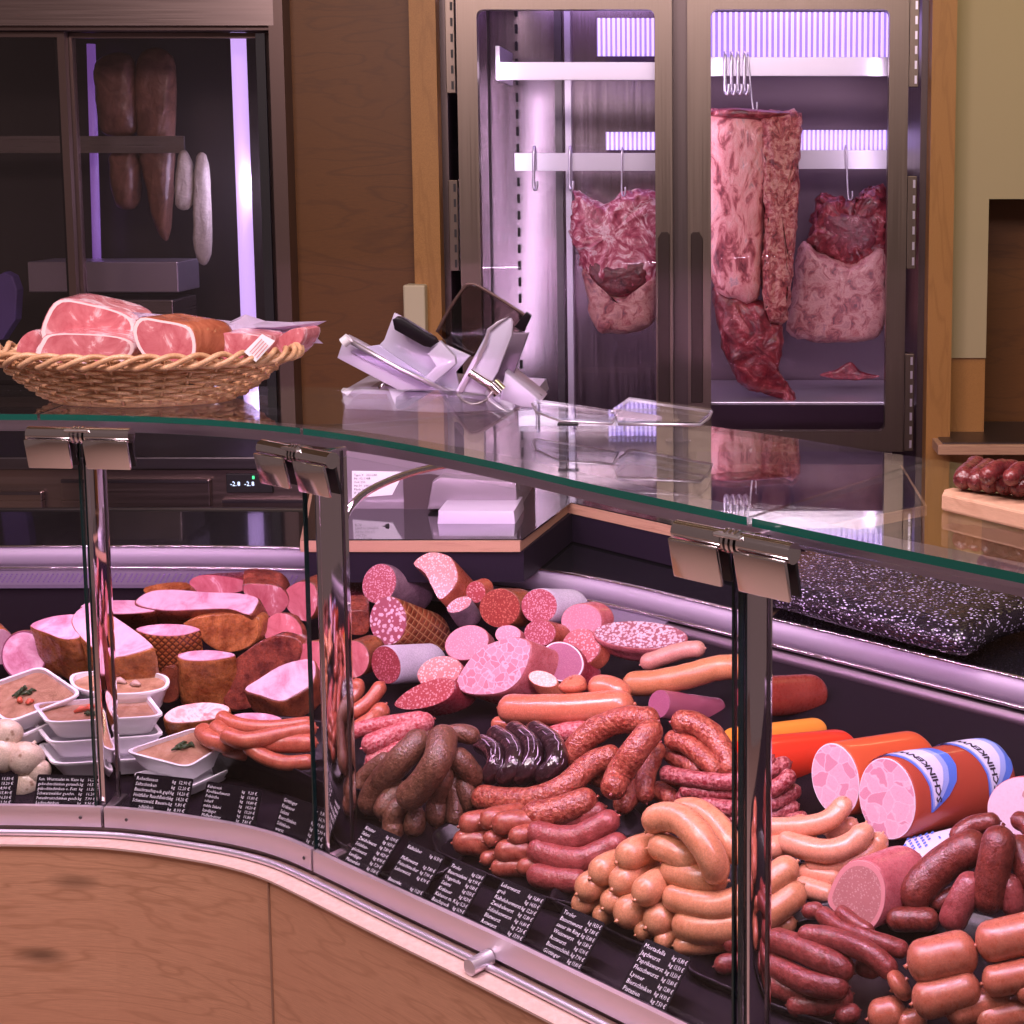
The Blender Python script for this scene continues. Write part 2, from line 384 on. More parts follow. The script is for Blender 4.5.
part_box('shelf_top', M['dark_steel'], t, wx(948, 4.4), wx(1150, 4.4), 4.42, YW+0.2, zs, zs+0.004)
# small cream box on the wall
b = NB(); bxy(b, wx(402, 4.52), wx(424, 4.52), 4.50, 4.57, 1.0, ony(410, 285, 4.5).z, 0.006)
mk('tall_box', b, plain('cream_plastic', (0.55, 0.48, 0.33), 0.6), None, False, 'cream plastic box standing by the oak post behind the slicer', 'box')
# ---------------------------------------------------------------- left sliding-door cold cabinet
cab = empty('cold_cabinet', (wx(140), YW, 0), 'bronze steel cold cabinet with sliding glass doors at left', 'refrigerator')
BZ = plain('bronze_steel', (0.17, 0.115, 0.10), 0.35, 0.75)
CL, CR = wx(-160), wx(292)
ztop = wz(27); zbot = 0.92
part_box('header', steel('bronze_header', (0.34, 0.26, 0.24), 0.36, (3, 3, 200)), cab, CL, wx(284), YW-0.05, YW+0.08, ztop, 2.6)
part_box('side_panel', BZ, cab, wx(279), wx(293), YW-0.05, YW+0.6, 0.1, 2.6)
part_box('back_panel', plain('cabinet_back', (0.07, 0.062, 0.058), 0.35, 0.3), cab, CL, CR, YW+0.60, YW+0.63, 0.1, 2.6)
part_box('door_track', BZ, cab, CL, wx(279), YW-0.03, YW+0.05, ztop-0.012, ztop)
part_box('bottom_panel', M['dark_steel'], cab, CL, wx(279), YW-0.04, YW+0.62, 0.90, 0.92)
for (x0, x1, yy) in ((-150, 72, YW), (68, 272, YW+0.03)):
    d = empty('sliding_door', (wx((x0+x1)/2), yy, zbot)); d.parent = cab; d.location = V(d.location)-V(cab.location)
    X0, X1 = wx(x0), wx(x1)
    fw = 0.022
    b = NB(); bxy(b, X0, X0+fw, yy, yy+0.025, zbot, ztop-0.014); bxy(b, X1-fw, X1, yy, yy+0.025, zbot, ztop-0.014)
    bxy(b, X0+fw, X1-fw, yy, yy+0.025, ztop-0.03, ztop-0.014); bxy(b, X0+fw, X1-fw, yy, yy+0.025, zbot, zbot+0.03)
    mk('door_frame', b, BZ, d, False)
    part_box('glass_pane', M['dimglass'], d, X0+fw, X1-fw, yy+0.010, yy+0.015, zbot+0.03, ztop-0.03)
part_box('seal_strip', M['black'], cab, wx(59), wx(66), YW+0.026, YW+0.030, zbot, ztop-0.02)
part_box('seal_strip', M['black'], cab, wx(262), wx(271), YW-0.01, YW+0.0, zbot, ztop-0.02)
# its hanging rail, lamp, lamp reflection and contents
YI = YW+0.35
part_box('hanging_rail', M['steel'], cab, wx(-100, YI), wx(186, YI), YI, YI+0.012, wz(153, YI), wz(136, YI))
b = NB(); p0, p1 = ony(238, 32, YW+0.2), ony(249, 330, YW+0.2); tube(b, [p0, p0.lerp(p1, .5), p1], 0.024, 14); mk('tube_or_reflection', b, M['tube_light'], cab)
b = NB(); p0, p1 = ony(91, 44, YW+0.5), ony(97, 260, YW+0.5); tube(b, [p0, p0.lerp(p1, .5), p1], 0.014, 14); mk('tube_or_reflection', b, M['tube_reflection'], cab)  # reflection of the bright tube in the door glass, built as a dim glowing tube
part_box('tray', M['steel_bright'], cab, wx(38, YI), wx(186, YI), YI-0.1, YI+0.1, wz(290, YI), wz(260, YI), 0.004)
part_box('tray', M['steel'], cab, wx(80, YI), wx(182, YI), YI-0.12, YI+0.1, wz(330, YI), wz(297, YI), 0.004)
l = bpy.data.lights.new('cabinet_lamp', 'AREA'); l.shape = 'RECTANGLE'; l.size = 0.05; l.size_y = 0.9; l.energy = 4.5; l.color = (0.7, 0.6, 1.0)
o = bpy.data.objects.new('cabinet_lamp', l); col.objects.link(o); o.location = (wx(262, YW+0.2), YW+0.2, 1.6); o.rotation_euler = (0, math.pi/2, 0)
def lump(name, outline_px, Y, depth, mats, parent=None, label=None, cat=None, group=None, amp=0.006, nscale=30, n=64, rings=9, kind=None, edge=0.6):
    """rounded piece of meat: outline traced at distance Y, swelling to the given depth front and back, surface roughened"""
    P = [ony(x, y, Y) for x, y in outline_px]; P = catmull(P, 6, True)
    c = sum(P, V())/len(P); bm = NB(); L = {}
    for side in (-1, 1):
        prev = None
        for k in range(rings+1):
            a = k/rings*math.pi/2; s = math.cos(a)**edge if k < rings else 0; dy = math.sin(a)*depth/2*side
            if k == rings: ring = [bm.verts.new(c+V((0, dy, 0)))]
            elif k == 0 and side == 1: ring = L[0]
            else:
                ring = []
                for p in P:
                    q = c+(p-c)*s+V((0, dy, 0))
                    nn = noise.noise_vector(q*nscale)+0.5*noise.noise_vector(q*nscale*2.3)
                    ring.append(bm.verts.new(q+nn*amp*(0.5 if k == 0 else 1)))
                if k == 0: L[0] = ring
            if prev:
                m = len(prev)
                for i in range(m):
                    if len(ring) == 1: bm.faces.new((prev[i], prev[(i+1) % m], ring[0]))
                    else: bm.faces.new((prev[i], prev[(i+1) % m], ring[(i+1) % m], ring[i]))
            prev = ring
    return mk(name, bm, mats, parent, label=label, cat=cat, group=group, kind=kind)
DM = meatm('dark_cured_ham', [(0.3, (0.10, 0.045, 0.03)), (0.7, (0.30, 0.15, 0.10))], 10)
DP = meatm('pale_netted_sausage', [(0.3, (0.45, 0.40, 0.33)), (0.7, (0.65, 0.6, 0.5))], 40)
for ol, lab, m in (([(98, 60), (130, 55), (138, 90), (136, 132), (105, 134), (97, 100)], 'dark cured ham hanging above the rail in the left cabinet', DM),
                ([(113, 150), (136, 150), (140, 180), (136, 207), (118, 206), (112, 180)], 'dark cured ham hanging below the rail in the left cabinet', DM),
                ([(138, 58), (172, 56), (175, 120), (172, 195), (168, 240), (155, 225), (150, 200), (140, 150)], 'tall brown ham side hanging in the left cabinet', DM),
                ([(178, 160), (185, 150), (192, 165), (192, 205), (176, 205)], 'pale netted sausage hanging short in the left cabinet', DP),
                ([(196, 160), (203, 153), (209, 170), (211, 255), (196, 258), (194, 200)], 'pale netted sausage hanging long in the left cabinet', DP)):
    lump('hanging_ham' if m is DM else 'hanging_sausage', ol, YI+0.06 if 'pale' not in lab else YI-0.03, 0.09 if m is DM else 0.05, m, None, lab, 'ham' if m is DM else 'sausage', 'cured meats hanging in the left cabinet', amp=0.004)
# chair-back like violet thing seen at the far left behind the glass
b = NB(); prism(b, [ony(x, y, YW+0.3) for x, y in ((-10, 340), (2, 340), (15, 320), (17, 290), (12, 276), (4, 272), (-10, 280))], (0, 0.05, 0), 0, 0.004)
mk('mesh_basket', b, plain('violet_mesh', (0.22, 0.16, 0.5), 0.5), None, False, 'violet perforated basket at the left edge inside the cabinet', 'basket')
# ---------------------------------------------------------------- steel double-door meat fridge
FX0, FX1 = wx(443), wx(926); mx0 = wx(672)
fz0, fz1 = 0.10, 2.45
gx = dict(l0=wx(482), l1=wx(656), r0=wx(711), r1=wx(886)); gz1 = wz(11); gz0r = wz(429); gz0l = wz(429)
fr_ = empty('meat_fridge', ((FX0+FX1)/2, YW, fz0), 'stainless steel double door meat fridge with violet lit interior', 'refrigerator')
SV = M['steel_v']; FI = steel('fridge_inner_steel', (0.50, 0.40, 0.46), 0.22, (120, 120, 2), 0.12)
DSV = steel('fridge_frame_dark', (0.13, 0.10, 0.095), 0.4, (200, 200, 2))
part_box('side_panel', DSV, fr_, FX0, FX0+0.02, YW, YW+0.66, fz0, fz1); part_box('side_panel', DSV, fr_, FX1-0.02, FX1, YW, YW+0.66, fz0, fz1)
part_box('back_panel', FI, fr_, FX0+.02, FX1-.02, YW+0.64, YW+0.66, fz0, fz1)
part_box('rear_shade_sheet', plain('shaded_liner', (0.17, 0.11, 0.15), 0.42, 0.35), fr_, mx0, FX1-.02, YW+0.625, YW+0.638, fz0+.25, 2.29)  # sheet added over the back wall's right half; its dark colour stands for shade
part_box('top_panel', FI, fr_, FX0+.02, FX1-.02, YW, YW+0.64, 2.30, 2.32)
part_box('bottom_panel', FI, fr_, FX0+.02, FX1-.02, YW, YW+0.64, fz0+.2, fz0+.22)
mx = wx(681)
part_box('centre_post', DSV, fr_, mx-0.045, mx+0.045, YW, YW+0.05, fz0, fz1)
part_box('inner_liner', FI, fr_, FX0+0.045, FX0+0.05, YW+0.05, YW+0.6, 0.4, 2.29)
for (x0, x1, side) in ((wx(462), wx(673), -1), (wx(688), wx(905), 1)):
    d = empty('fridge_door', ((x0+x1)/2, YW-0.02, fz0)); d.parent = fr_; d.location = V(d.location)-V(fr_.location)
    g0, g1 = (gx['l0'], gx['l1']) if side < 0 else (gx['r0'], gx['r1'])
    # frame with a rounded opening
    bm = NB(); R = 0.02; zb = gz0r
    inner = []
    for (cx, cz, a0) in ((g0+R, zb+R, 180), (g1-R, zb+R, 270), (g1-R, gz1-R, 0), (g0+R, gz1-R, 90)):
        for k in range(5): a = math.radians(a0+k*22.5); inner.append((cx+R*math.cos(a), cz+R*math.sin(a)))
    zf0, zf1 = wz(449), fz1
    def outer_pt(p):
        cx, cz = (g0+g1)/2, (zb+gz1)/2
        return None
    outer = []
    for i, (px, pz) in enumerate(inner):
        q = i//5
        ox = x0 if q in (0, 3) else x1; oz = zf0 if q in (0, 1) else zf1
        k = i % 5
        outer.append([(ox, pz) if ((q in (0, 2) and k < 2) or (q in (1, 3) and k > 2)) else (px, oz) if ((q in (0, 2) and k > 2) or (q in (1, 3) and k < 2)) else (ox, oz)][0])
    for yy0, yy1 in ((YW-0.045, YW-0.004),):
        I0 = [bm.verts.new((a, yy0, c)) for a, c in inner]; O0 = [bm.verts.new((a, yy0, c)) for a, c in outer]
        I1 = [bm.verts.new((a, yy1, c)) for a, c in inner]; O1 = [bm.verts.new((a, yy1, c)) for a, c in outer]
        n = len(inner)
        for i in range(n):
            j = (i+1) % n
            bm.faces.new((I0[i], I0[j], O0[j], O0[i])); bm.faces.new((I1[i], O1[i], O1[j], I1[j]))
            bm.faces.new((I0[i], I1[i], I1[j], I0[j])); bm.faces.new((O0[i], O0[j], O1[j], O1[i]))
    mk('door_frame', bm, SV, d, False)
    part_box('glass_pane', M['glass_front'], d, g0-0.006, g1+0.006, YW-0.028, YW-0.022, zb-0.006, gz1+0.006)
    b = NB()   # inner seal frame
    for (a, c, e, f) in ((g0-0.01, g0-0.002, zb, gz1), (g1+0.002, g1+0.01, zb, gz1)): bxy(b, a, c, YW-0.018, YW-0.006, e, f)
    mk('door_seal', b, M['black'], d, False)
    # recessed grip
    hx = wx(664) if side < 0 else wx(697)
    b = NB(); zt = wz(231); zb_ = wz(400)
    xs = (hx-0.018, hx+0.018)
    pts = [(xs[0], zb_), (xs[1], zb_), (xs[1], zt-0.02), (xs[1]-0.012, zt), (xs[0]+0.006, zt), (xs[0], zt-0.008)]
    if side < 0: pts = [(2*hx-p[0], p[1]) for p in pts][::-1]
    prism(b, [(p[0], YW-0.052, p[1]) for p in pts], (0, 0.007, 0), 0, 0.002)
    mk('door_handle', b, plain('grip_steel', (0.07, 0.05, 0.045), 0.35, 0.8), d, False)
# piano hinges with slots
for xc, segs in ((456, ((0, 94), (180, 270))), (910, ((-60, 88), (176, 268), (352, 448)))):
    for (y0, y1) in segs:
        X = wx(xc); Z0, Z1 = wz(y1), wz(y0)
        h = part_box('hinge', M['steel_v'], fr_, X-0.014, X+0.014, YW-0.05, YW-0.003, Z0, Z1, 0.002)
        b = NB(); nz = max(3, int((Z1-Z0)/0.042))
        for k in range(nz):
            zc = Z0+(k+.5)*(Z1-Z0)/nz; bxy(b, X+0.002, X+0.009, YW-0.0525, YW-0.0495, zc-0.012, zc+0.012)
        o_ = mk('hinge_slot', b, M['dark'] if xc < 600 else M['steel_bright'], h, False, kind='stuff')
# evaporator louvres above each rail; slats glow by emission, backing tinted as lit reflection
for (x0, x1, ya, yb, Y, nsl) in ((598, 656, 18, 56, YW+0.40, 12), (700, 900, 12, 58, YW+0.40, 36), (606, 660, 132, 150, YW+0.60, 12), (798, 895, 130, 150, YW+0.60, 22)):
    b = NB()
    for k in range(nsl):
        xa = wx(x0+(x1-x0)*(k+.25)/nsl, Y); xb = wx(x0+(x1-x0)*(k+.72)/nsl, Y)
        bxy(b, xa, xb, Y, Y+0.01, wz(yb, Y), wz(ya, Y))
    mk('louvre', b, M['louver_glow'], fr_, False)
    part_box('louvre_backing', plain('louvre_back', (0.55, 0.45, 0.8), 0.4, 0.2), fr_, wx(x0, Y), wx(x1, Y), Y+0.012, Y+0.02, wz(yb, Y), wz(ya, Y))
# rails
RY1, RY2 = YW+0.14, YW+0.38
for (x0, x1, ya, yb, Y) in ((498, 656, 62, 80, RY1), (690, 905, 57, 76, RY1), (515, 662, 153, 171, RY2), (700, 902, 150, 169, RY2)):
    r = part_box('hanging_rail', M['steel_bright'], fr_, wx(x0, Y), wx(x1, Y), Y, Y+0.012, wz(yb, Y), wz(ya, Y), 0.001)
    if x0 == 498:
        b = NB(); bxy(b, wx(498, Y), wx(502, Y), Y-0.002, Y+0.3, wz(80, Y), wz(46, Y)); mk('bracket', b, M['steel_bright'], r, False)
b = NB()
for k in range(30): zc = 0.55+k*0.058; bxy(b, wx(516, YW+0.6), wx(518.5, YW+0.6), YW+0.628, YW+0.64, zc, zc+0.03)
mk('slotted_upright', b, M['dark'], fr_, False, kind='stuff')
part_box('inner_post', M['steel_bright'], fr_, wx(566, YW+0.6), wx(572, YW+0.6), YW+0.60, YW+0.64, 0.4, 2.29)
part_box('inner_post', M['dark_steel'], fr_, wx(556, YW+0.6), wx(563, YW+0.6), YW+0.60, YW+0.64, 0.4, 2.29)
part_box('bottom_shelf', M['steel_bright'], fr_, gx['r0']-0.1, gx['r1']+0.1, YW+0.1, YW+0.6, wz(402, YW+0.1)-0.01, wz(402, YW+0.1), 0.002)
for (x, y, z, sx, sy, e) in ((wx(570), YW+0.28, 2.27, 0.45, 0.3, 1.4), (wx(800), YW+0.28, 2.27, 0.5, 0.3, 1.5)):
    area('fridge_lamp', (x, y, z), (x, y, 0), sx, sy, e, (0.72, 0.48, 1.0))
for (x, e) in ((gx['l0']+0.0, 1.1), (gx['r1']+0.02, 0.7), (gx['r0']-0.02, 0.5)):
    area('fridge_lamp', (x, YW+0.04, 1.45), (wx(620 if e == 1.1 else 800), YW+0.4, 1.4), 0.03, 1.1, e, (0.95, 0.74, 1.0))
# hooks (each its own thing)
def hook(x, y0, y1, Y, label, sway=0, group=None, r=0.003):
    a = ony(x, y0, Y-0.008); c = ony(x+sway, y1, Y-0.008)
    path = [a+V((0, 0.03, -0.02)), a+V((0, 0.03, 0.004)), a+V((0, 0.012, 0.014)), a+V((0, -0.004, 0)), a.lerp(c, .5)+V((0, -0.006, 0)), c+V((0, -0.006, 0.012)), c+V((0.006, -0.014, 0)), c+V((0.012, -0.02, 0.01)), c+V((0.012, -0.02, 0.03))]
    b = NB(); tube(b, catmull(path, 5), r, 8)
    return mk('meat_hook', b, M['steel_bright'], None, label=label, cat='hook', group=group)
hook(534, 151, 190, RY2, 'empty steel hook nearest the left end of the lower rail', 0, 'steel meat hooks', 0.005)
hook(570, 151, 190, RY2, 'empty steel hook, second along the lower rail in the left door', 0, 'steel meat hooks', 0.005)
hook(622, 152, 196, RY2, 'thin steel hook holding the meat joint behind the left door', 0, 'steel meat hooks', 0.0028)
for i, w in enumerate(('leftmost', 'second', 'third', 'fourth')):
    hook(725+i*6.5, 57, 94, RY1, f'{w} of the four empty hooks bunched on the upper rail', 0, 'steel meat hooks', 0.0055)
hook(748, 57, 112, RY1, 'slanting thin steel hook carrying the tall beef loin', 5, 'steel meat hooks', 0.0028)
hook(846, 150, 200, RY2, 'thin steel hook holding the meat joint at the right', 2, 'steel meat hooks', 0.0028)
# hanging meat
FATM = meatm('dry_aged_fat', [(0.33, (0.12, 0.015, 0.03)), (0.43, (0.36, 0.07, 0.09)), (0.48, (0.64, 0.22, 0.24)), (0.58, (0.70, 0.32, 0.33)), (0.68, (0.30, 0.20, 0.26)), (0.75, (0.55, 0.22, 0.20))], 22, 0.8, 0.4, 0.6, (1, 1, .45))
PALEF = meatm('pale_dry_fat', [(0.33, (0.12, 0.04, 0.06)), (0.43, (0.36, 0.10, 0.11)), (0.54, (0.54, 0.26, 0.25)), (0.64, (0.40, 0.16, 0.17)), (0.75, (0.20, 0.14, 0.20))], 26, 0.9, 0.45, 0.5)
REDM = meatm('dark_red_muscle', [(0.34, (0.07, 0.006, 0.014)), (0.55, (0.23, 0.022, 0.034)), (0.63, (0.42, 0.09, 0.11)), (0.69, (0.66, 0.36, 0.40)), (0.74, (0.36, 0.05, 0.07))], 16, 1.6, 0.28, 0.8)
BONE = meatm('bony_loin_edge', [(0.34, (0.12, 0.010, 0.018)), (0.48, (0.38, 0.06, 0.07)), (0.60, (0.62, 0.28, 0.25)), (0.72, (0.30, 0.04, 0.06))], 38, 1.2, 0.3, 0.9)
Y1 = RY1+0.02
t = empty('beef_loin', ony(755, 403, Y1), 'tall beef loin with pale fat hanging behind the right door', 'meat')
lump('fat_side', [(700, 116), (730, 110), (764, 117), (767, 160), (765, 200), (762, 250), (757, 300), (735, 300), (716, 290), (700, 240), (698, 180)], Y1, 0.12, FATM, t, amp=0.006, nscale=40, edge=0.25)
lump('rib_edge', [(762, 115), (782, 112), (800, 114), (799, 150), (797, 200), (795, 240), (790, 290), (785, 322), (768, 320), (762, 280), (764, 220), (761, 160)], Y1-0.01, 0.13, BONE, t, amp=0.013, nscale=45, edge=0.3)
lump('cut_top', [(702, 114), (725, 108), (765, 110), (798, 114), (765, 120), (725, 119)], Y1-0.015, 0.09, REDM, t, amp=0.002)
lump('flank_muscle', [(714, 288), (740, 298), (762, 300), (775, 320), (782, 322), (782, 350), (780, 375), (797, 398), (792, 404), (776, 396), (745, 388), (728, 362), (719, 330)], Y1+0.01, 0.09, REDM, t, amp=0.012, nscale=28, edge=0.35)
Y2 = RY2+0.02
t = empty('beef_joint', ony(840, 340, Y2), 'beef joint with hollow red top hanging at the right of the loin', 'meat')
lump('fat_cover', [(801, 243), (820, 252), (850, 262), (884, 248), (886, 290), (885, 325), (868, 340), (825, 341), (789, 333), (793, 290)], Y2-0.01, 0.13, PALEF, t, amp=0.009, edge=0.25)
lump('red_neck', [(818, 197), (834, 195), (852, 200), (870, 188), (886, 192), (888, 230), (884, 256), (862, 262), (845, 270), (828, 258), (808, 246), (812, 225)], Y2+0.0, 0.11, REDM, t, amp=0.018, nscale=40, edge=0.35)
lump('dark_hollow', [(824, 218), (850, 214), (872, 220), (876, 242), (856, 254), (836, 248)], Y2-0.045, 0.035, meatm('hollow_red', [(0.3, (0.05, 0.006, 0.012)), (0.6, (0.22, 0.03, 0.05)), (0.75, (0.6, 0.35, 0.4))], 30), t, amp=0.005, nscale=50)
t = empty('beef_joint', ony(615, 330, Y2), 'marbled beef joint hanging alone behind the left door', 'meat')
lump('fat_cover', [(584, 268), (600, 290), (632, 296), (655, 275), (657, 300), (650, 326), (615, 333), (596, 328), (588, 300)], Y2-0.01, 0.12, PALEF, t, amp=0.009, edge=0.3)
lump('marbled_neck', [(577, 193), (590, 200), (604, 204), (622, 193), (640, 190), (660, 200), (662, 250), (654, 288), (630, 300), (602, 294), (586, 272), (578, 250), (571, 235), (572, 212)], Y2, 0.12, meatm('marbled_red', [(0.30, (0.16, 0.015, 0.04)), (0.48, (0.42, 0.08, 0.13)), (0.55, (0.62, 0.22, 0.28)), (0.60, (0.85, 0.60, 0.66)), (0.66, (0.50, 0.10, 0.16))], 14, 2.2, 0.25, 0.8), t, amp=0.017, nscale=30, edge=0.35)
lump('dark_hollow', [(590, 262), (612, 268), (640, 262), (648, 272), (640, 288), (612, 296), (594, 284)], Y2-0.05, 0.03, meatm('hollow_red2', [(0.3, (0.04, 0.006, 0.012)), (0.6, (0.18, 0.03, 0.04))], 30), t, amp=0.004, nscale=50)
lump('meat_scrap', [(820, 375), (835, 370), (850, 362), (862, 372), (880, 376), (860, 380), (835, 379)], YW+0.3, 0.02, REDM, None, 'small red meat scrap lying low behind the right door', 'meat', amp=0.003)
# ---------------------------------------------------------------- refrigerated back counter (service side)
bc = empty('back_counter', (-1.6, 4.0, 0), 'brown steel back counter with drawer fronts and a lit display', 'counter')
YC = 3.95
CS = steel('counter_steel', (0.30, 0.23, 0.20), 0.35, (2, 2, 150))
cx1 = ony(306, 480, YC).x
part_box('body', CS, bc, -3.2, cx1, YC, YC+0.5, 0.1, wz(470, YC))
part_box('worktop', M['dark_steel'], bc, -3.2, cx1+0.02, YC-0.03, YC+0.5, wz(468, YC), wz(455, YC), 0.004)
for (x0, x1, y0, y1) in ((-70, 30, 490, 518), (49, 201, 478, 518), (212, 300, 498, 530)):
    f = part_box('drawer_front', steel('drawer_steel', (0.36, 0.28, 0.25), 0.3, (2, 2, 150)), bc, wx(x0, YC), wx(x1, YC), YC-0.018, YC, wz(y1, YC), wz(y0, YC), 0.004)
    part_box('grip_lip', M['dark_steel'], f, wx(x0+2, YC), wx(x1-2, YC), YC-0.026, YC-0.018, wz(y0+3, YC), wz(y0, YC))
cp = part_box('control_panel', M['black'], bc, wx(217, YC), wx(264, YC), YC-0.012, YC, wz(492, YC), wz(473, YC), 0.002)
def textmesh(s, size, mat, name='lettering', shear=0.0, bold=0.0):
    """returns list of 2D verts and faces of a text"""
    cu = bpy.data.curves.new('t', 'FONT'); cu.body = s; cu.size = size; cu.shear = shear; cu.resolution_u = 1; cu.offset = bold*size
    o = bpy.data.objects.new('t', cu); me = bpy.data.meshes.new_from_object(o)
    vs = [(v.co.x, v.co.y) for v in me.vertices]; fs = [tuple(p.vertices) for p in me.polygons]
    bpy.data.objects.remove(o); bpy.data.curves.remove(cu); bpy.data.meshes.remove(me)
    return vs, fs
def addtext(bm, s, size, orig, ax, ay, shear=0.0):
    vs, fs = textmesh(s, size, None, shear=shear)
    q = [bm.verts.new(orig+ax*x+ay*y) for x, y in vs]
    for f in fs:
        try: bm.faces.new([q[i] for i in f])
        except ValueError: pass
b = NB(); addtext(b, '-2.8  -2.8', 0.018, V((wx(221, YC), YC-0.0125, wz(485, YC))), V((1, 0, 0)), V((0, 0, 1)))
mk('display_digits', b, plain('display_white', (0.6, 0.7, 1), 0.4, 0, 0, (0.6, 0.75, 1.0), 1.6), cp, False)
b = NB(); bxy(b, wx(253, YC), wx(258, YC), YC-0.014, YC-0.012, wz(482, YC), wz(479, YC)); bxy(b, wx(244, YC), wx(246, YC), YC-0.014, YC-0.012, wz(478, YC), wz(475, YC))
mk('indicator_light', b, plain('display_green', (0.1, 0.8, 0.3), 0.4, 0, 0, (0.05, 0.8, 0.25), 1.5), cp, False)
# ================================================================ the display counter
S_L = 0.0; S_R = FL
base = empty('counter_base', (-0.6, 2.2, 0), 'knotty oak front of the meat counter with pale wooden ledge', 'counter')
zfoot = 0.0
b = NB(); sweep(b, fline(0, FL, -0.045), [(0, 0.0), (0, 0.552), (0.03, 0.552), (0.03, 0.0)]); mk('front_panel', b, M['wood_front'], base, False)
b = NB(); sweep(b, fline(0, FL, -0.05), [(-0.0, 0.55), (0, 0.5535), (0.06, 0.5535), (0.06, 0.53)]); mk('ledge', b, M['wood_ledge'], base, False)
s277 = spx(278, 845, 0.58)+0.035
b = NB(); p, tg, nn = fat(s277, -0.0465); box(b, (p.x, p.y, 0.27), 0.0025, 0.003, 0.55, Matrix(((tg.x, nn.x, 0), (tg.y, nn.y, 0), (0, 0, 1)))); mk('panel_joint', b, plain('joint_dark', (0.30, 0.17, 0.11), 0.6), base, False)
case = empty('display_case', (-0.6, 2.6, 0), 'refrigerated meat display case with aluminium front rail and steel tray bed', 'display case')
# aluminium front strip in sections
cuts = [0.0, spx(104, 806), spx(315, 849), FL]
for i in range(3):
    b = NB(); ribbon(b, fline(cuts[i]+0.003, cuts[i+1]-0.003, -0.006), 0.566, ZB, 0.008); mk('front_strip', b, M['alu'], case, True, auto=40)
for px, py in ((80, 819), (125, 822), (302, 860)):
    b = NB(); p, tg, nn = fat(spx(px, py, 0.58), -0.0065); tube(b, [V((p.x, p.y, 0.582)), V((p.x-nn.x*.001, p.y-nn.y*.001, 0.582))], 0.0028, 10); mk('screw', b, M['dark_steel'], case)
b = NB(); tube(b, [V((p.x, p.y, 0.559)) for p in fline(0, FL, -0.018, 0.02)], 0.0052, 12); mk('front_tube', b, M['steel_bright'], case)
b = NB(); p, tg, nn = fat(spx(486, 956, 0.56)+0.014, -0.022); q0 = V((p.x, p.y, 0.566)); ax = V((tg.x, tg.y, 0))*-1; tube(b, [q0+V((nn.x, nn.y, 0))*0.015, q0-V((nn.x, nn.y, 0))*0.022], 0.0115, 20); mk('knob', b, M['steel_bright'], case, auto=40)
# deck, following the pane line and rising to the rear
n = 90; b = NB(); rows = []
ds = [0.004, 0.1, 0.2, 0.3, 0.4, 0.5, 0.6, 0.7, 0.8]
for i in range(n+1):
    s = FL*i/n; rows.append([b.verts.new((*fat(s, d)[0], deckz(d)-0.004)) for d in ds])
for a, c in zip(rows, rows[1:]):
    for k in range(len(ds)-1): b.faces.new((a[k], c[k], c[k+1], a[k+1]))
mk('display_deck', b, plain('deck_dark', (0.010, 0.006, 0.010), 0.5, 0.0, spec=0.12), case)
b = NB(); ribbon(b, fline(0, FL, 0.003), 0.53, ZB-0.002, 0.004); mk('inner_front', b, M['dark_steel'], case)
# rear upstand, profile and ledge
D2 = 0.80
b = NB(); ribbon(b, fline(0, FL, D2), deckz(D2)-0.01, 0.79, 0.01); mk('rear_upstand', b, M['dark_steel'], case)
b = NB(); ribbon(b, fline(0, FL, D2-0.012), 0.792, 0.836, 0.014); mk('rear_profile', b, plain('rear_rail_steel', (0.46, 0.39, 0.49), 0.6, 0.35), case)
b = NB(); tube(b, [V((p.x, p.y, 0.792)) for p in fline(0, FL, D2-0.018, 0.03)], 0.004, 8); tube(b, [V((p.x, p.y, 0.838)) for p in fline(0, FL, D2-0.012, 0.03)], 0.003, 8); mk('bright_edge', b, M['chrome_soft'], case)
b = NB(); s0 = spx(0, 590, 0.80); 
b = NB(); sweep(b, fline(0, spx(340, 855), 0), [(0.735, 0.768), (0.786, 0.788), (0.786, 0.775), (0.735, 0.760)]); mk('air_outlet', b, plain('outlet_steel', (0.22, 0.17, 0.25), 0.55, 0.3), case, auto=30)
rb = NB()
for i in range(90):
    for j in range(5):
        s = 0.02+i*0.0105; p, tg, nn = fat(s, 0.742+j*0.006); zz = 0.7725+j*0.0024
        v = [rb.verts.new((p.x+tg.x*a, p.y+tg.y*a, zz+c)) for a, c in ((-.0025, 0), (0, -.002), (.0025, 0), (0, .002))]; rb.faces.new(v)
mk('vent_holes', rb, plain('vent_violet', (0.18, 0.10, 0.30), 0.5), case, False, kind='stuff')
bm = NB(); sweep(bm, fline(0, FL, D2), [(0.002, 0.820), (0.002, 0.836), (0.36, 0.836), (0.36, 0.820)]); mk('rear_worktop', bm, M['granite'], case, True, auto=30)
bm = NB(); ribbon(bm, fline(0, FL, D2+0.35), 0.1, 0.84, 0.01); mk('rear_panel', bm, M['dark_steel'], case)
# steel air-duct steps visible low at the right rear
sR = spx(770, 700)
for k, (dd, zz, hh) in enumerate(((0.775, 0.755, 0.028),)):
    b = NB(); ribbon(b, fline(sR-0.2, FL, dd), zz, zz+hh, 0.012); mk('air_duct', b, steel('duct_steel', (0.24, 0.18, 0.22), 0.5, (2, 2, 80)), case)
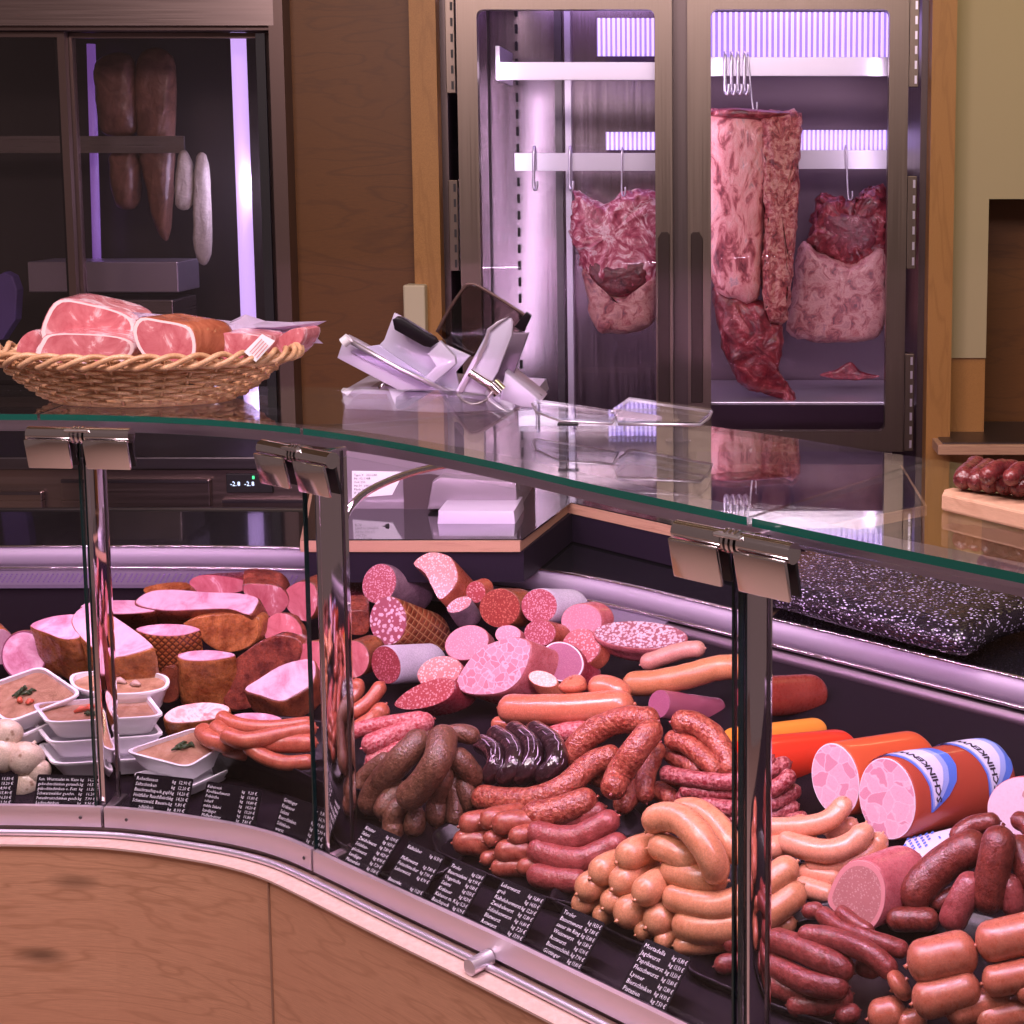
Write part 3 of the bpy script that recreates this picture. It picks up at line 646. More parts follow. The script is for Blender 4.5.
# ---- front panes and posts
posts = [(100, 806), (322, 853), (744, 1052)]
ps = [spx(x, y) for x, y in posts]
ps[2] = spx(741, 1051)
edges = [(0.0, ps[0]-0.006), (ps[0]+0.006, ps[1]-0.02), (ps[1]-0.010, ps[2]-0.012), (ps[2]-0.004, FL)]
for (a, c), nm in zip(edges, ('at far left', 'between the first two posts, left', 'between the middle and right posts', 'right of the right post')):
    b = NB(); ribbon(b, fline(a, c, 0.0), ZB-0.012, 1.232, 0.006)
    o = mk('front_pane', b, M['glass_front'], None, True, f'clear upright front glass pane of the counter {nm}', 'glass pane', 'counter front panes', auto=30)
    for ss in ((c-0.0015,) if c < FL else ()) + ((a,) if a > 0.5 and c == FL else ()):
        p, tg, nn = fat(ss, 0.003); eb = NB(); box(eb, (p.x, p.y, (ZB+1.232)/2), 0.003, 0.0066, 1.232-ZB, Matrix(((tg.x, nn.x, 0), (tg.y, nn.y, 0), (0, 0, 1)))); mk('pane_edge', eb, plain('dark_edge', (0.006, 0.02, 0.02), 0.2), o, False)
CR_P = M['post']
for s, wid, nm in zip(ps, (0.058, 0.055, 0.044), ('left', 'middle', 'right')):
    t = empty('support_post', (*fat(s, 0.03)[0], 0.58), f'chrome support post carrying the glass counter top, {nm} one of three', 'post', 'counter support posts')
    p, tg, nn = fat(s, 0.008+wid/2); R = Matrix(((tg.x, nn.x, 0), (tg.y, nn.y, 0), (0, 0, 1)))
    b = NB(); box(b, (p.x, p.y, 0.905), 0.012, wid, 0.65, R, 0.003); mk('post_body', b, CR_P, t, auto=30)
    b = NB(); q = p+tg*0.0065+nn*wid*.30; box(b, (q.x, q.y, 0.905), 0.002, 0.004, 0.64, R); mk('post_groove', b, M['dark_steel'], t, False)
    b = NB(); box(b, (p.x, p.y, 0.585), 0.028, wid+0.01, 0.014, R, 0.003); mk('foot_plate', b, M['steel'], t, auto=30)
    # curved arm that carries the glass top
    a0 = V((p.x, p.y, 1.18)); 
    if nm == 'middle':
        arm = [a0+V((tg.x*.02, tg.y*.02, 0.0)), a0+V((tg.x*0.03+nn.x*0.02, tg.y*0.03+nn.y*0.02, 0.035)), a0+V((nn.x*0.09, nn.y*.09, 0.05)), a0+V((nn.x*0.30, nn.y*.30, 0.055))]
        arm = [ony(x, y, Y) for x, y, Y in ((342, 560, 2.32), (342, 530, 2.32), (350, 508, 2.34), (370, 490, 2.38), (410, 473, 2.44), (455, 463, 2.5))]
        b = NB(); tube(b, catmull(arm, 6), 0.006, 10); mk('support_arm', b, M['chrome'], t)
# ---- glass top in panels
Gf_px = [(-420, 414), (-200, 414), (0, 414), (100, 415), (200, 419), (300, 428), (400, 443), (500, 463), (600, 486), (728, 513), (860, 541), (1024, 574), (1250, 621)]
Gb_px = [(-420, 384), (-200, 384), (0, 385), (150, 385), (300, 387), (400, 389), (464, 392), (500, 399), (535, 409), (630, 418), (724, 428), (882, 452), (1010, 471), (1250, 515)]
Gf = catmull([onz(x, y, ZT) for x, y in Gf_px], 8); Gb = catmull([onz(x, y, ZT) for x, y in Gb_px], 8)
def cutline(L, x_):   # clip polyline by pixel x range
    return L
def px_of(p):
    d = p-EYE; f_ = d.y*CP-d.z*SP; return XPP+FPX*d.x/f_
def seg(L, x0, x1):
    out = []
    for i in range(len(L)-1):
        a, c = px_of(L[i]), px_of(L[i+1])
        for xx in (x0, x1):
            pass
        if a <= x0 < c: out.append(L[i].lerp(L[i+1], (x0-a)/(c-a)))
        if x0 < c <= x1: out.append(L[i+1])
        if a <= x1 < c and (x1-a) > 0: out.append(L[i].lerp(L[i+1], (x1-a)/(c-a)))
    return out
def resamp(L, n):
    d = [0.0]
    for a, c in zip(L, L[1:]): d.append(d[-1]+(c-a).length)
    out = []; j = 0
    for i in range(n+1):
        t = d[-1]*i/n
        while j < len(L)-2 and d[j+1] < t: j += 1
        seg_ = d[j+1]-d[j] or 1e-9; out.append(L[j].lerp(L[j+1], (t-d[j])/seg_))
    return out
def drop(p, z): return V((p.x, p.y, z))
glass_names = (((-400, -400), (37, 116), 'at far left under the woven basket'), ((40, 119), (300, 534), 'under the basket end and beside the slicer'), ((303, 537), (747, 930), 'under the acrylic holders in the middle'), ((752, 934), (1200, 1200), 'under the wooden board at the right'))
for (fa, ba), (fb, bb), nm in glass_names:
    A = resamp(seg(Gf, fa, fb), 24); B = resamp(seg(Gb, ba, bb), 24); bm = NB(); th = 0.010
    at = [bm.verts.new(drop(p, ZT)) for p in A]; bt = [bm.verts.new(drop(p, ZT)) for p in B]
    ab = [bm.verts.new(drop(p, ZT-th)) for p in A]; bb_ = [bm.verts.new(drop(p, ZT-th)) for p in B]
    for i in range(24):
        bm.faces.new((at[i], at[i+1], bt[i+1], bt[i])); bm.faces.new((ab[i], bb_[i], bb_[i+1], ab[i+1]))
        f = bm.faces.new((at[i], ab[i], ab[i+1], at[i+1])); f.material_index = 1
        f = bm.faces.new((bt[i], bt[i+1], bb_[i+1], bb_[i]))
    for k in (0, 24): f = bm.faces.new((at[k], bt[k], bb_[k], ab[k]))
    mk('glass_counter_top', bm, [M['glass'], M['edge']], None, False, f'clear glass counter top panel with green edge {nm}', 'glass top', 'glass counter top panels')
# slim lamp profile beneath the front edge
lampc = empty('case_lamp', (-0.6, 2.3, 1.21), 'slim satin lamp profile running beneath the glass top front edge', 'lamp')
G2 = [p.xy for p in resamp(Gf, 80)]
b = NB(); sweep(b, G2, [(0.030, 1.2385), (0.030, 1.2165), (0.0335, 1.2165), (0.034, 1.2275), (0.070, 1.2275), (0.070, 1.222), (0.075, 1.222), (0.075, 1.2385)]); mk('lamp_housing', b, steel('lamp_alu', (0.50, 0.40, 0.50), 0.4, (3, 3, 90), .03), lampc, True, auto=30)
LM = plain('case_tube_glow', (1, .8, .95), 0.4, 0, 0, (1.0, 0.66, 0.90), 1.2)
b = NB(); sweep(b, G2, [(0.036, 1.2272), (0.036, 1.226), (0.068, 1.226), (0.068, 1.2272)]); mk('lamp_diffuser', b, LM, lampc, True, auto=30)
for i in range(8):
    k_ = int(4+72*(i+.5)/8); gq = (G2[k_+3]-G2[k_-3]); gt = gq.normalized(); nn = V((-gt.y, gt.x)); p = G2[k_]+nn*0.052
    c = V((p.x, p.y, 1.2245)); tgt = V((p.x+nn.x*0.55, p.y+nn.y*0.55, 0.72))
    area('case_light', c, tgt, FL/8.6, 0.02, 2.4, (1.0, 0.56, 0.95))
# ---- hinge clamps
def clamp(s, y, nm, col_lab):
    t = empty('hinge_clamp', (*fat(s, -0.02)[0], 1.18), nm, 'clamp', 'chrome hinge clamps under the glass top')
    p, tg, nn = fat(s, -0.020)
    T = V((tg.x, tg.y, 0)); N = V((nn.x, nn.y, 0)); c = V((p.x, p.y, 1.229))
    for sg in (-1, 1):
        b = NB(); a = c+T*(0.012*sg); e = c+T*(0.086*sg)
        tube(b, [a, a.lerp(e, .5), e], 0.0125, 16); mk('hinge_barrel', b, M['chrome'], t, auto=40)
        b = NB(); m = c+T*(0.049*sg)+V((0, 0, -0.030))-N*0.010
        R = Matrix((T, N*0.97+V((0, 0, 0.22)), V((0, 0, 1))*0.97-N*0.22)).transposed()
        box(b, m, 0.074, 0.006, 0.050, R, 0.002); mk('clamp_plate', b, M['chrome_soft'], t, auto=30)
        b = NB(); box(b, m+N*0.020, 0.072, 0.005, 0.046, R, 0.001); mk('clamp_back', b, M['black'], t, False)
    b = NB()
    for k in (-1, 0, 1):
        q = c+T*(0.0075*k); tube(b, [q-T*.002, q+T*.002], 0.0145, 16)
    mk('hinge_knuckle', b, M['chrome_soft'], t, auto=40)
    b = NB(); box(b, c+V((0, 0, 0.0085)), 0.04, 0.03, 0.005, Matrix((T, N, V((0, 0, 1)))).transposed(), 0.002); mk('glass_pad', b, M['steel'], t, False)
clamp(ps[0]+0.008, 0, 'chrome hinge clamp below the woven basket at the left post', '')
clamp(ps[1]-0.006, 0, 'chrome hinge clamp seen edge on at the middle post', '')
clamp(ps[2]+0.004, 0, 'large chrome hinge clamp with broad plates at the right post', '')
# ---------------------------------------------------------------- price cards
cards = [  # bottom-left px, bottom-right px, width m, height m, lean, lines, label
 ((-58, 804), (14, 804), .118, .058, ['Bratwurst', 'Weisswurst', 'Presssack', 'Pressack rot', 'Milzwurst', 'Leberkas'], 'chalk price card cut off by the left edge of the photo'),
 ((29, 806), (99, 806), .113, .058, ['fein. Wurstsalat m. Kase', 'gekochtschinken gerauch.', 'gekochtschinken o. Fett', 'Schwarzwalder geschn.', 'Putenbrustschinken gesch.', 'Lachsschinken'], 'wide chalk price card just left of the left post'),
 ((125, 808), (187, 813), .100, .066, ['Rohschmaus', 'Saftschinken', 'Bauchrauchspeck gepf.', 'Holzfaller Rauchfleisch', 'Schwarzwald. Bauern-', '      schinken'], 'wide chalk price card just right of the left post, in front of white food trays'),
 ((196, 816), (251, 827), .092, .066, ['Kabanossi', 'Knoblauchwurst', 'Polnische', 'scharf', 'milde Salami', 'Landjager', 'Pfefferbeisser'], 'chalk price card in front of the black tub of thin sausages'),
 ((266, 831), (317, 851), .085, .068, ['Göttinger', 'Krakauer', 'Salami', 'Bierschinken', 'Schinken-', 'wurst'], 'chalk price card close to the left side of the middle post'),
 ((344, 861), (380, 880), .060, .082, ['Kräuter', 'Salami', 'Zwiebelwurst', 'Schinken-', 'plockwurst', 'Landjäger', 'Mettenden'], 'chalk price card close to the right side of the middle post'),
 ((385, 882), (425, 901), .060, .082, ['Kalbsleber', '', 'Pfefferwurst', 'Feinschmecker', 'Leberwurst', '', 'Bauernlw.'], 'chalk price card in front of the brown arched sausages, second right of the middle post'),
 ((430, 902), (468, 920), .060, .082, ['Tiroler', 'Bauernsalami', 'Ungarische', 'Salami', 'Krakauer', 'Kabanos m. K.', 'Bauchspeck'], 'chalk price card left of the knob on the front tube'),
 ((478, 925), (526, 948), .064, .086, ['Leberwurst', 'grob', 'Kalbsleberwurst', 'Zwiebelwurst', 'Schinkenwurst', 'Blutwurst', 'Rotwurst'], 'chalk price card right of the knob on the front tube'),
 ((541, 954), (586, 976), .064, .086, ['Tiroler', 'Bauernwurst', 'sauer im Ring', 'Weisswurst', 'Rotwurst', 'Bauernschink.', 'Göttinger'], 'chalk price card left of the tan sausages, second from the right'),
 ((621, 993), (672, 1018), .068, .090, ['Mortadella', 'Jagdwurst', 'Paprikawurst', 'Fleischwurst', 'Lyoner', 'Bierschinken', 'Pistazien'], 'chalk price card in front of the tan sausages, nearest the right post'),
]
pr = random.Random(3)
for (bl, br, w, h, lines, lab) in cards:
    s0 = spx(*bl)-(0.016 if bl[0] > 330 else 0.004); s1 = spx(*br)-(0.023 if bl[0] > 330 else 0.004); sm = (s0+s1)/2; w = abs(s1-s0)*0.98
    p, tg, nn = fat(sm, 0.010); p = V((p.x, p.y, 0.590)); T = V((tg.x, tg.y, 0)); N = V((nn.x, nn.y, 0))
    tilt = 0.80 if bl[0] > 330 else 0.40
    U = (V((0, 0, 1))*math.cos(tilt)+N*math.sin(tilt)).normalized(); Fn = T.cross(U)   # faces the customer
    t = empty('price_card', p, lab, 'price card', 'chalk price cards along the front rail')
    h = h*(0.84 if bl[0] > 330 else 0.92)
    b = NB(); r = 0.004; pts = []
    for (cx, cy, a0) in ((w/2-r, h-r, 0), (-w/2+r, h-r, 90), (-w/2+r, r, 180), (w/2-r, r, 270)):
        for k in range(4): a = math.radians(a0+k*30); pts.append(p+T*(cx+r*math.cos(a))+U*(cy+r*math.sin(a)))
    prism(b, pts, -Fn*0.0015); mk('card_board', b, M['card'], t, False)
    b = NB(); n = len(lines); lh = (h-0.008)/n; wide = bl[0] < 330; fs = lh*(0.92 if wide else 0.88)
    for i, ln in enumerate(lines):
        o = p+U*(h-0.004-lh*(i+0.75))+Fn*0.0012
        if ln.strip():
            vs, fc = textmesh(ln, fs, None, shear=0.12); mw = max(x for x, y in vs)
            k = min(1.0, 0.62*w/mw)
            q = [b.verts.new(o-T*(w/2-0.004)+T*(x*k)+U*y) for x, y in vs]
            for f in fc:
                try: b.faces.new([q[j] for j in f])
                except ValueError: pass
            txt = 'kg'; pz = f'{pr.choice([7, 8, 9, 11, 12, 13, 14, 15, 16])},{pr.choice(["90", "50", "80", "20"])} €'
            for tx, xx, mxw in ((txt, 0.16*w, 0.09*w), (pz, 0.27*w, 0.21*w)):
                vs, fc = textmesh(tx, fs*0.95, None, shear=0.12); mw = max(x for x, y in vs); k = min(1.0, mxw/mw)
                q = [b.verts.new(o+T*xx+T*(x*k)+U*y) for x, y in vs]
                for f in fc:
                    try: b.faces.new([q[j] for j in f])
                    except ValueError: pass
    mk('handwriting', b, M['chalk'], t, False)
# ---------------------------------------------------------------- slicer bench behind the case
zW = 0.925
fp = [onz(x, y, zW) for x, y in ((300, 541), (520, 541), (568, 503), (668, 525), (742, 543))]
bk = [V((0.45, 3.2, zW)), V((0.45, 3.65, zW)), V((-1.0, 3.65, zW))]
poly = fp+bk
t = empty('slicer_bench', (-0.4, 3.2, 0), 'wood-edged black bench that carries the meat slicer', 'bench')
b = NB(); prism(b, poly, (0, 0, -0.022)); o = mk('bench_edge', b, M['wood_edge'], t, False)
cen = sum(poly, V())/len(poly)
b = NB(); prism(b, [p+(cen-p).normalized()*0.008+V((0, 0, 0.0025)) for p in poly], (0, 0, -0.003)); mk('bench_top', b, M['granite'], t, False)
b = NB(); prism(b, [p+(cen-p).normalized()*0.010+V((0, 0, -0.022)) for p in poly], (0, 0, -(zW-0.022-0.840))); mk('bench_body', b, plain('bench_dark', (0.016, 0.010, 0.020), 0.5, spec=0.12), t, False)
b = NB(); bxy(b, -0.9, 0.4, 3.5, 3.62, 0.0, 0.84); mk('bench_leg_panel', b, M['dark'], t, False)
# ---------------------------------------------------------------- meat slicer
SL = plain('slicer_enamel', (0.26, 0.215, 0.25), 0.35, 0.2, 0.3); SLW = plain('slicer_polished', (0.62, 0.57, 0.72), 0.32, 0.25, 0.3)
sl = empty('meat_slicer', (ony(440, 535, 3.1).x, 3.15, zW), 'silver electric meat slicer with tilted carriage behind the counter', 'meat slicer')
def yslab(name, pts, Y, th, m, parent, bev=0.004, label=None, round_=None):
    b = NB(); P = [ony(x, y, Y) for x, y in pts]
    if round_: P = catmull(P, round_, True)
    prism(b, P, (0, th, 0), 0, bev); return mk(name, b, m, parent, True, label=label, auto=30)
hous = yslab('motor_housing', [(341, 537), (342, 420), (346, 398), (360, 388), (385, 386), (470, 392), (530, 398), (533, 410), (520, 412), (520, 534)], 3.16, 0.26, SL, sl)
lab = yslab('rating_label', [(352, 471), (404, 472), (392, 495), (352, 498)], 3.158, 0.002, M['paper'], hous, 0)
b = NB()
for i in range(6):
    o = ony(354, 476+i*3.6, 3.1565); vs, fc = textmesh(('Type V   220-240', 'Nr. 02-1988', 'Volt 230', 'Hz 50  kW 0,3', 'Made in Germany', 'IP 33')[i], 0.007, None)
    q = [b.verts.new(o+V((x, 0, y))) for x, y in vs]
    for f in fc:
        try: b.faces.new([q[j] for j in f])
        except ValueError: pass
mk('label_print', b, M['ink'], lab, False)
yslab('dark_recess', [(404, 512), (403, 476), (430, 474), (452, 478), (440, 512)], 3.155, 0.004, plain('recess', (0.07, 0.045, 0.05), 0.4), sl, 0)
yslab('foot_block', [(427, 510), (432, 482), (440, 477), (516, 482), (518, 508)], 3.12, 0.10, SL, sl, 0.006)
yslab('receiving_tray', [(436, 537), (438, 511), (514, 511), (517, 536)], 3.02, 0.14, plain('white_enamel', (0.70, 0.62, 0.78), 0.3, 0.1, 0.4), sl, 0.005)
yslab('base_top', [(341, 392), (362, 389), (530, 398), (533, 409), (440, 413), (345, 409)], 3.13, 0.30, SLW, sl, 0.004)
b = NB(); pth = [ony(x, y, 3.0) for x, y in ((342, 533), (365, 531), (386, 527), (387, 524))]; tube(b, catmull(pth, 4), 0.004, 8); mk('power_cord', b, M['black'], sl)
# tilted carriage
Yc = 3.12
yslab('carriage_plate', [(374, 350), (384, 340), (394, 313), (402, 317), (441, 343), (470, 356), (456, 372), (461, 394), (430, 393), (398, 378)], Yc+0.02, 0.012, SLW, sl, 0.002)
tr = yslab('carriage_tray', [(337, 358), (344, 337), (352, 341), (398, 366), (440, 388), (455, 391), (400, 391), (384, 383)], Yc-0.01, 0.05, SLW, sl, 0.003)
yslab('tray_trough', [(350, 352), (360, 348), (378, 345), (404, 362), (440, 386), (420, 389)], Yc-0.016, 0.008, plain('trough_lilac', (0.56, 0.50, 0.72), 0.3, 0.4), sl, 0.001)
b = NB(); tube(b, [ony(x, y, Yc-0.03) for x, y in ((346, 339), (400, 369), (452, 394))], 0.0055, 10); mk('guide_rod', b, M['steel_bright'], sl)
b = NB(); tube(b, [ony(x, y, Yc-0.05) for x, y in ((343, 343), (349, 338))], 0.011, 14); mk('rod_knob', b, M['white_plastic'], sl, auto=40)
yslab('black_grip', [(392, 320), (396, 317), (402, 318), (434, 338), (437, 343), (430, 348), (424, 347), (394, 330)], Yc-0.03, 0.03, M['tray_black'], sl, 0.005)
yslab('pusher_arm', [(428, 354), (440, 341), (455, 357), (456, 364), (434, 383), (424, 378), (436, 366)], Yc-0.025, 0.02, SLW, sl, 0.003)
yslab('thickness_plate', [(455, 392), (484, 338), (490, 327), (505, 319), (511, 318), (513, 322), (512, 336), (498, 372), (484, 394)], Yc-0.04, 0.012, SLW, sl, 0.004)
yslab('plate_edge', [(456, 394), (483, 344), (487, 329), (498, 321), (508, 317), (500, 323), (490, 331), (487, 345), (462, 394)], Yc-0.046, 0.012, M['steel_bright'], sl, 0.001)
yslab('blade_guard', [(437, 332), (448, 310), (462, 290), (470, 285), (480, 288), (515, 309), (530, 316), (522, 333), (500, 331), (484, 350), (472, 357), (455, 352)], Yc+0.05, 0.008, M['smoke'], sl, 0)
b = NB(); tube(b, catmull([ony(x, y, Yc+0.048) for x, y in ((437, 332), (450, 308), (464, 288), (470, 284), (482, 288), (520, 312), (528, 318))], 4), 0.0035, 8); mk('guard_rim', b, plain('guard_brown', (0.12, 0.07, 0.06), 0.3, 0.5), sl)
yslab('guard_clip', [(514, 327), (526, 312), (531, 316), (524, 332)], Yc+0.04, 0.02, M['tray_black'], sl, 0.002)
yslab('side_wedge', [(505, 332), (529, 333), (514, 374), (542, 396), (500, 394), (490, 372)], Yc+0.03, 0.012, plain('wedge_grey', (0.20, 0.15, 0.20), 0.35, .5), sl, 0.003)
b = NB(); tube(b, [ony(x, y, Yc-0.055) for x, y in ((470, 372), (482, 380), (492, 386))], 0.010, 14); tube(b, [ony(x, y, Yc-0.055) for x, y in ((492, 384), (500, 392))], 0.017, 16); mk('adjust_knob', b, M['chrome_soft'], sl, auto=40)
yslab('base_ramp', [(500, 398), (505, 372), (535, 396), (541, 402), (533, 408), (500, 406)], Yc-0.02, 0.12, SLW, sl, 0.004)
b = NB(); tube(b, catmull([ony(x, y, Yc-0.07) for x, y in ((457, 394), (464, 401), (474, 404), (486, 400), (492, 392))], 4), 0.003, 8); mk('wire_handle', b, M['steel'], sl)
b = NB(); tube(b, [ony(x, y, Yc-0.01) for x, y in ((384, 384), (379, 388))], 0.004, 8); mk('tray_stop', b, M['chrome_soft'], sl)
# ---------------------------------------------------------------- woven basket on the glass
bcx = V((onz(155, 388, ZT).x+0.036, 2.60, ZT)); BA, BB = 0.264, 0.155
bk_ = empty('woven_basket', bcx, 'oval woven wicker basket of packed ham on the glass top', 'basket')
def bpt(a, u):   # u 0 foot .. 1 rim
    k = 0.60+0.40*u**0.8
    return bcx+V((math.cos(a)*BA*k, math.sin(a)*BB*k, 0.006+0.085*u))
b = NB(); NA = 180
for r in range(11):
    u = 0.04+0.84*r/10
    path = []
    for i in range(NA+1):
        a = 2*math.pi*i/NA; off = math.sin(a*17+math.pi*r)*0.006
        p = bpt(a, u+0.022*noise.noise(V((math.cos(a)*5, math.sin(a)*5, r*3.1)))); rad = V((math.cos(a), math.sin(a), 0)); path.append(p+rad*off+V((0, 0, math.sin(a*17+math.pi*r+1)*0.001)))
    tube(b, path, [0.0033+0.0009*noise.noise(q*40) for q in path], 6, caps=False)
mk('weave', b, M['wicker'], bk_)
for st in range(3):
    b = NB(); path = []
    for i in range(241):
        a = 2*math.pi*i/240; ph = a*13+st*2*math.pi/3
        path.append(bpt(a, 1.0)+V((math.cos(a), math.sin(a), 0))*(math.cos(ph)*0.010)+V((0, 0, math.sin(ph)*0.010-0.006)))
    tube(b, path, 0.0048, 8, caps=False); mk('rim_braid', b, M['wicker'], bk_)
b = NB()
for k in range(34):
    a = 2*math.pi*(k+.5)/34; tube(b, [bpt(a, u) for u in (0, .3, .6, .95)], 0.0032, 6)
mk('stakes', b, M['wicker'], bk_)
b = NB(); prism(b, [bcx+V((math.cos(2*math.pi*i/40)*BA*.6, math.sin(2*math.pi*i/40)*BB*.6, 0.001)) for i in range(40)], (0, 0, 0.008)); mk('basket_base', b, M['wicker'], bk_, False)
# ---------------------------------------------------------------- acrylic holders on the glass
def acr(pts, th, label):
    pass
t = empty('sign_holder', onz(575, 432, ZT), 'clear acrylic sign holder lying low on the glass, left of two', 'sign holder', 'clear acrylic sign holders on the glass')
b = NB(); P = [onz(x, y, ZT+0.030) for x, y in ((532, 404), (536, 402), (585, 409), (618, 414), (612, 424), (560, 421), (536, 412))]; prism(b, P, (0, 0, 0.005), 0, 0.001); mk('plate', b, M['acrylic'], t, False); b = NB(); tube(b, P+[P[0]], 0.0018, 8); mk('polished_edge', b, M['steel_bright'], t)
for (x, y) in ((566, 436), (620, 440)):
    f = onz(x, y, ZT); b = NB(); tube(b, [f, f+V((0, 0, 0.004))], 0.016, 20); tube(b, [f+V((0, 0, 0.004)), f+V((0, 0, 0.032))], 0.007, 14); mk('leg', b, M['acrylic'], t, auto=40)
b = NB(); c0 = onz(568, 424, ZT+0.034); box(b, c0, 0.03, 0.012, 0.004, None, 0.001); mk('clip', b, M['black'], t, False)
t = empty('sign_holder', onz(665, 436, ZT), 'clear acrylic sign holder with raised bent plate, right of two', 'sign holder', 'clear acrylic sign holders on the glass')
P = [ony(x, y, Y) for x, y, Y in ((612, 412, 2.22), (629, 400, 2.34), (712, 412, 2.22), (709, 418, 2.16), (700, 425, 2.10), (618, 424, 2.12))]
b = NB(); prism(b, P, (0, 0, 0.005), 0, 0.001); mk('plate', b, M['acrylic'], t, False)
b = NB(); tube(b, [P[0], P[1], P[2], P[3], P[4], P[5]], 0.0022, 8); mk('polished_edge', b, M['steel_bright'], t)
for (x, y) in ((678, 442), (640, 440)):
    f = onz(x, y, ZT); b = NB(); tube(b, [f, f+V((0, 0, 0.004))], 0.018, 20); tube(b, [f+V((0, 0, 0.004)), f+V((0, 0, 0.030))], 0.008, 14); mk('leg', b, M['acrylic'], t, auto=40)
# ---------------------------------------------------------------- wooden board with dried sausages, right
t = onz(1010, 505, ZT)
bp = [onz(x, y, ZT+0.022) for x, y in ((943, 490), (956, 486), (1100, 512), (1130, 540), (1105, 545), (943, 503 - 11))]
b = NB(); prism(b, [onz(942, 493, ZT+0.022), onz(944, 489, ZT+0.022), onz(952, 487, ZT+0.022), onz(1120, 508, ZT+0.022), onz(1150, 541, ZT+0.022)], (0, 0, -0.021), 0, 0.003)
mk('cutting_board', b, M['wood_board'], None, False, 'light wooden board with dried sausages on the glass at right', 'board')
DRY = skin('dried_sausage', (0.10, 0.010, 0.014), (0.28, 0.045, 0.045), 70, 0.26, 120, 1.0, 0.6)
# ================================================================ sausages and meat
def radm(p, rpx): return rpx*((p.y*CP-(p.z-EYE.z)*SP))/FPX
def place(f, pts, hs, mode='d'):
    pts = fr(f, pts); n = len(pts)
    if isinstance(hs, (int, float)): hs = [hs]*n
    return [P3(x, y, (mode, h)) for (x, y), h in zip(pts, hs)]
def sausage(name, P, r, mat, label, group, cat='sausage', seg=6, n=14, pinch=0.55, tipm=None, tips=(1, 1), wob=0.05, wsc=60, domelen=1.0):
    """P: 3D centre line; rounded gathered ends, knot tips as children"""
    path = catmull(P, seg); 
    d = [0.0]
    for a, b_ in zip(path, path[1:]): d.append(d[-1]+(b_-a).length)
    L = d[-1]; dl = min(r*domelen, L*0.4)
    # dense rings at both ends
    us = [0]+[dl*(1-math.cos(k/5*math.pi/2)) for k in range(1, 6)]
    mid = [dl+(L-2*dl)*k/(len(path)) for k in range(1, len(path))]
    ss = us+mid+[L-x for x in us[::-1]]
    def at(s):
        for i in range(len(d)-1):
            if d[i+1] >= s or i == len(d)-2:
                t = (s-d[i])/max(1e-9, d[i+1]-d[i]); return path[i].lerp(path[i+1], t)
    pts, rr = [], []
    for s in ss:
        e = min(s, L-s)/dl
        rad = r if e >= 1 else r*max(0.14, math.sqrt(max(0, 1-(1-e)**2)))
        nn = noise.noise(at(s)*wsc)*wob
        pts.append(at(s)); rr.append(rad*(1+nn))
    bm = NB(); tube(bm, pts, rr, n)
    o = mk(name, bm, mat, None, label=label, cat=cat, group=group)
    for k, e in enumerate((0, -1)):
        if tips[k]:
            dirv = (pts[0]-pts[1]) if e == 0 else (pts[-1]-pts[-2])
            dirv = dirv.normalized() if dirv.length > 1e-7 else V((0, 0, 1))
            p = pts[e]; bm = NB(); q = dirv.orthogonal().normalized()
            tube(bm, [p-dirv*0.10*r, p+dirv*0.05*r, p+dirv*0.14*r+q*0.05*r], [r*0.20, r*0.10, r*0.13], 8)
            mk('casing_tip', bm, tipm or mat, o)
    return o
SM = {}
SM['bock'] = skin('tan_bockwurst', (0.60, 0.24, 0.11), (0.74, 0.34, 0.175), 45, 0.30, 90, 0.12, 0.5, spots=((0.42, 0.14, 0.05), 26, 0.05))
SM['wien'] = skin('light_wiener', (0.70, 0.30, 0.17), (0.78, 0.37, 0.23), 30, 0.28, 60, 0.05, 0.5)
SM['red'] = skin('smooth_red_sausage', (0.24, 0.040, 0.036), (0.40, 0.085, 0.075), 60, 0.34, 220, 0.45, 0.45)
SM['kaba'] = skin('coarse_red_sausage', (0.24, 0.030, 0.018), (0.50, 0.14, 0.08), 130, 0.30, 200, 0.9, 0.5, contrast=(0.38, 0.62))
SM['pink'] = skin('speckled_pink_sausage', (0.26, 0.022, 0.030), (0.58, 0.20, 0.19), 190, 0.32, 230, 0.8, 0.4, contrast=(0.42, 0.60))
SM['olive'] = skin('brown_smoked_sausage', (0.10, 0.036, 0.020), (0.21, 0.085, 0.045), 150, 0.40, 260, 0.6, 0.4)
SM['dark'] = skin('dark_smoked_sausage', (0.12, 0.018, 0.012), (0.24, 0.048, 0.030), 110, 0.36, 300, 0.35, 0.45)
SM['darkp'] = skin('dark_pink_sausage', (0.24, 0.042, 0.038), (0.36, 0.085, 0.075), 110, 0.36, 300, 0.3, 0.45)
SM['thin'] = skin('thin_dark_sausage', (0.17, 0.024, 0.020), (0.30, 0.062, 0.050), 110, 0.36, 280, 0.35, 0.4)
SM['short'] = skin('short_cooked_sausage', (0.42, 0.115, 0.060), (0.55, 0.19, 0.11), 40, 0.30, 80, 0.1, 0.5)
SM['fran'] = skin('frankfurter', (0.40, 0.085, 0.045), (0.56, 0.16, 0.09), 60, 0.32, 120, 0.12, 0.45)
SM['coarse'] = skin('coarse_fresh_sausage', (0.42, 0.04, 0.05), (0.72, 0.28, 0.28), 190, 0.38, 200, 0.6, 0.3, contrast=(0.40, 0.62))
SM['blood'] = skin('blood_sausage', (0.014, 0.004, 0.007), (0.034, 0.008, 0.013), 30, 0.12, 75, 1.0, 1.2)
SM['knack'] = skin('knack_end', (0.28, 0.050, 0.030), (0.44, 0.12, 0.07), 70, 0.32, 90, 0.2, 0.5)
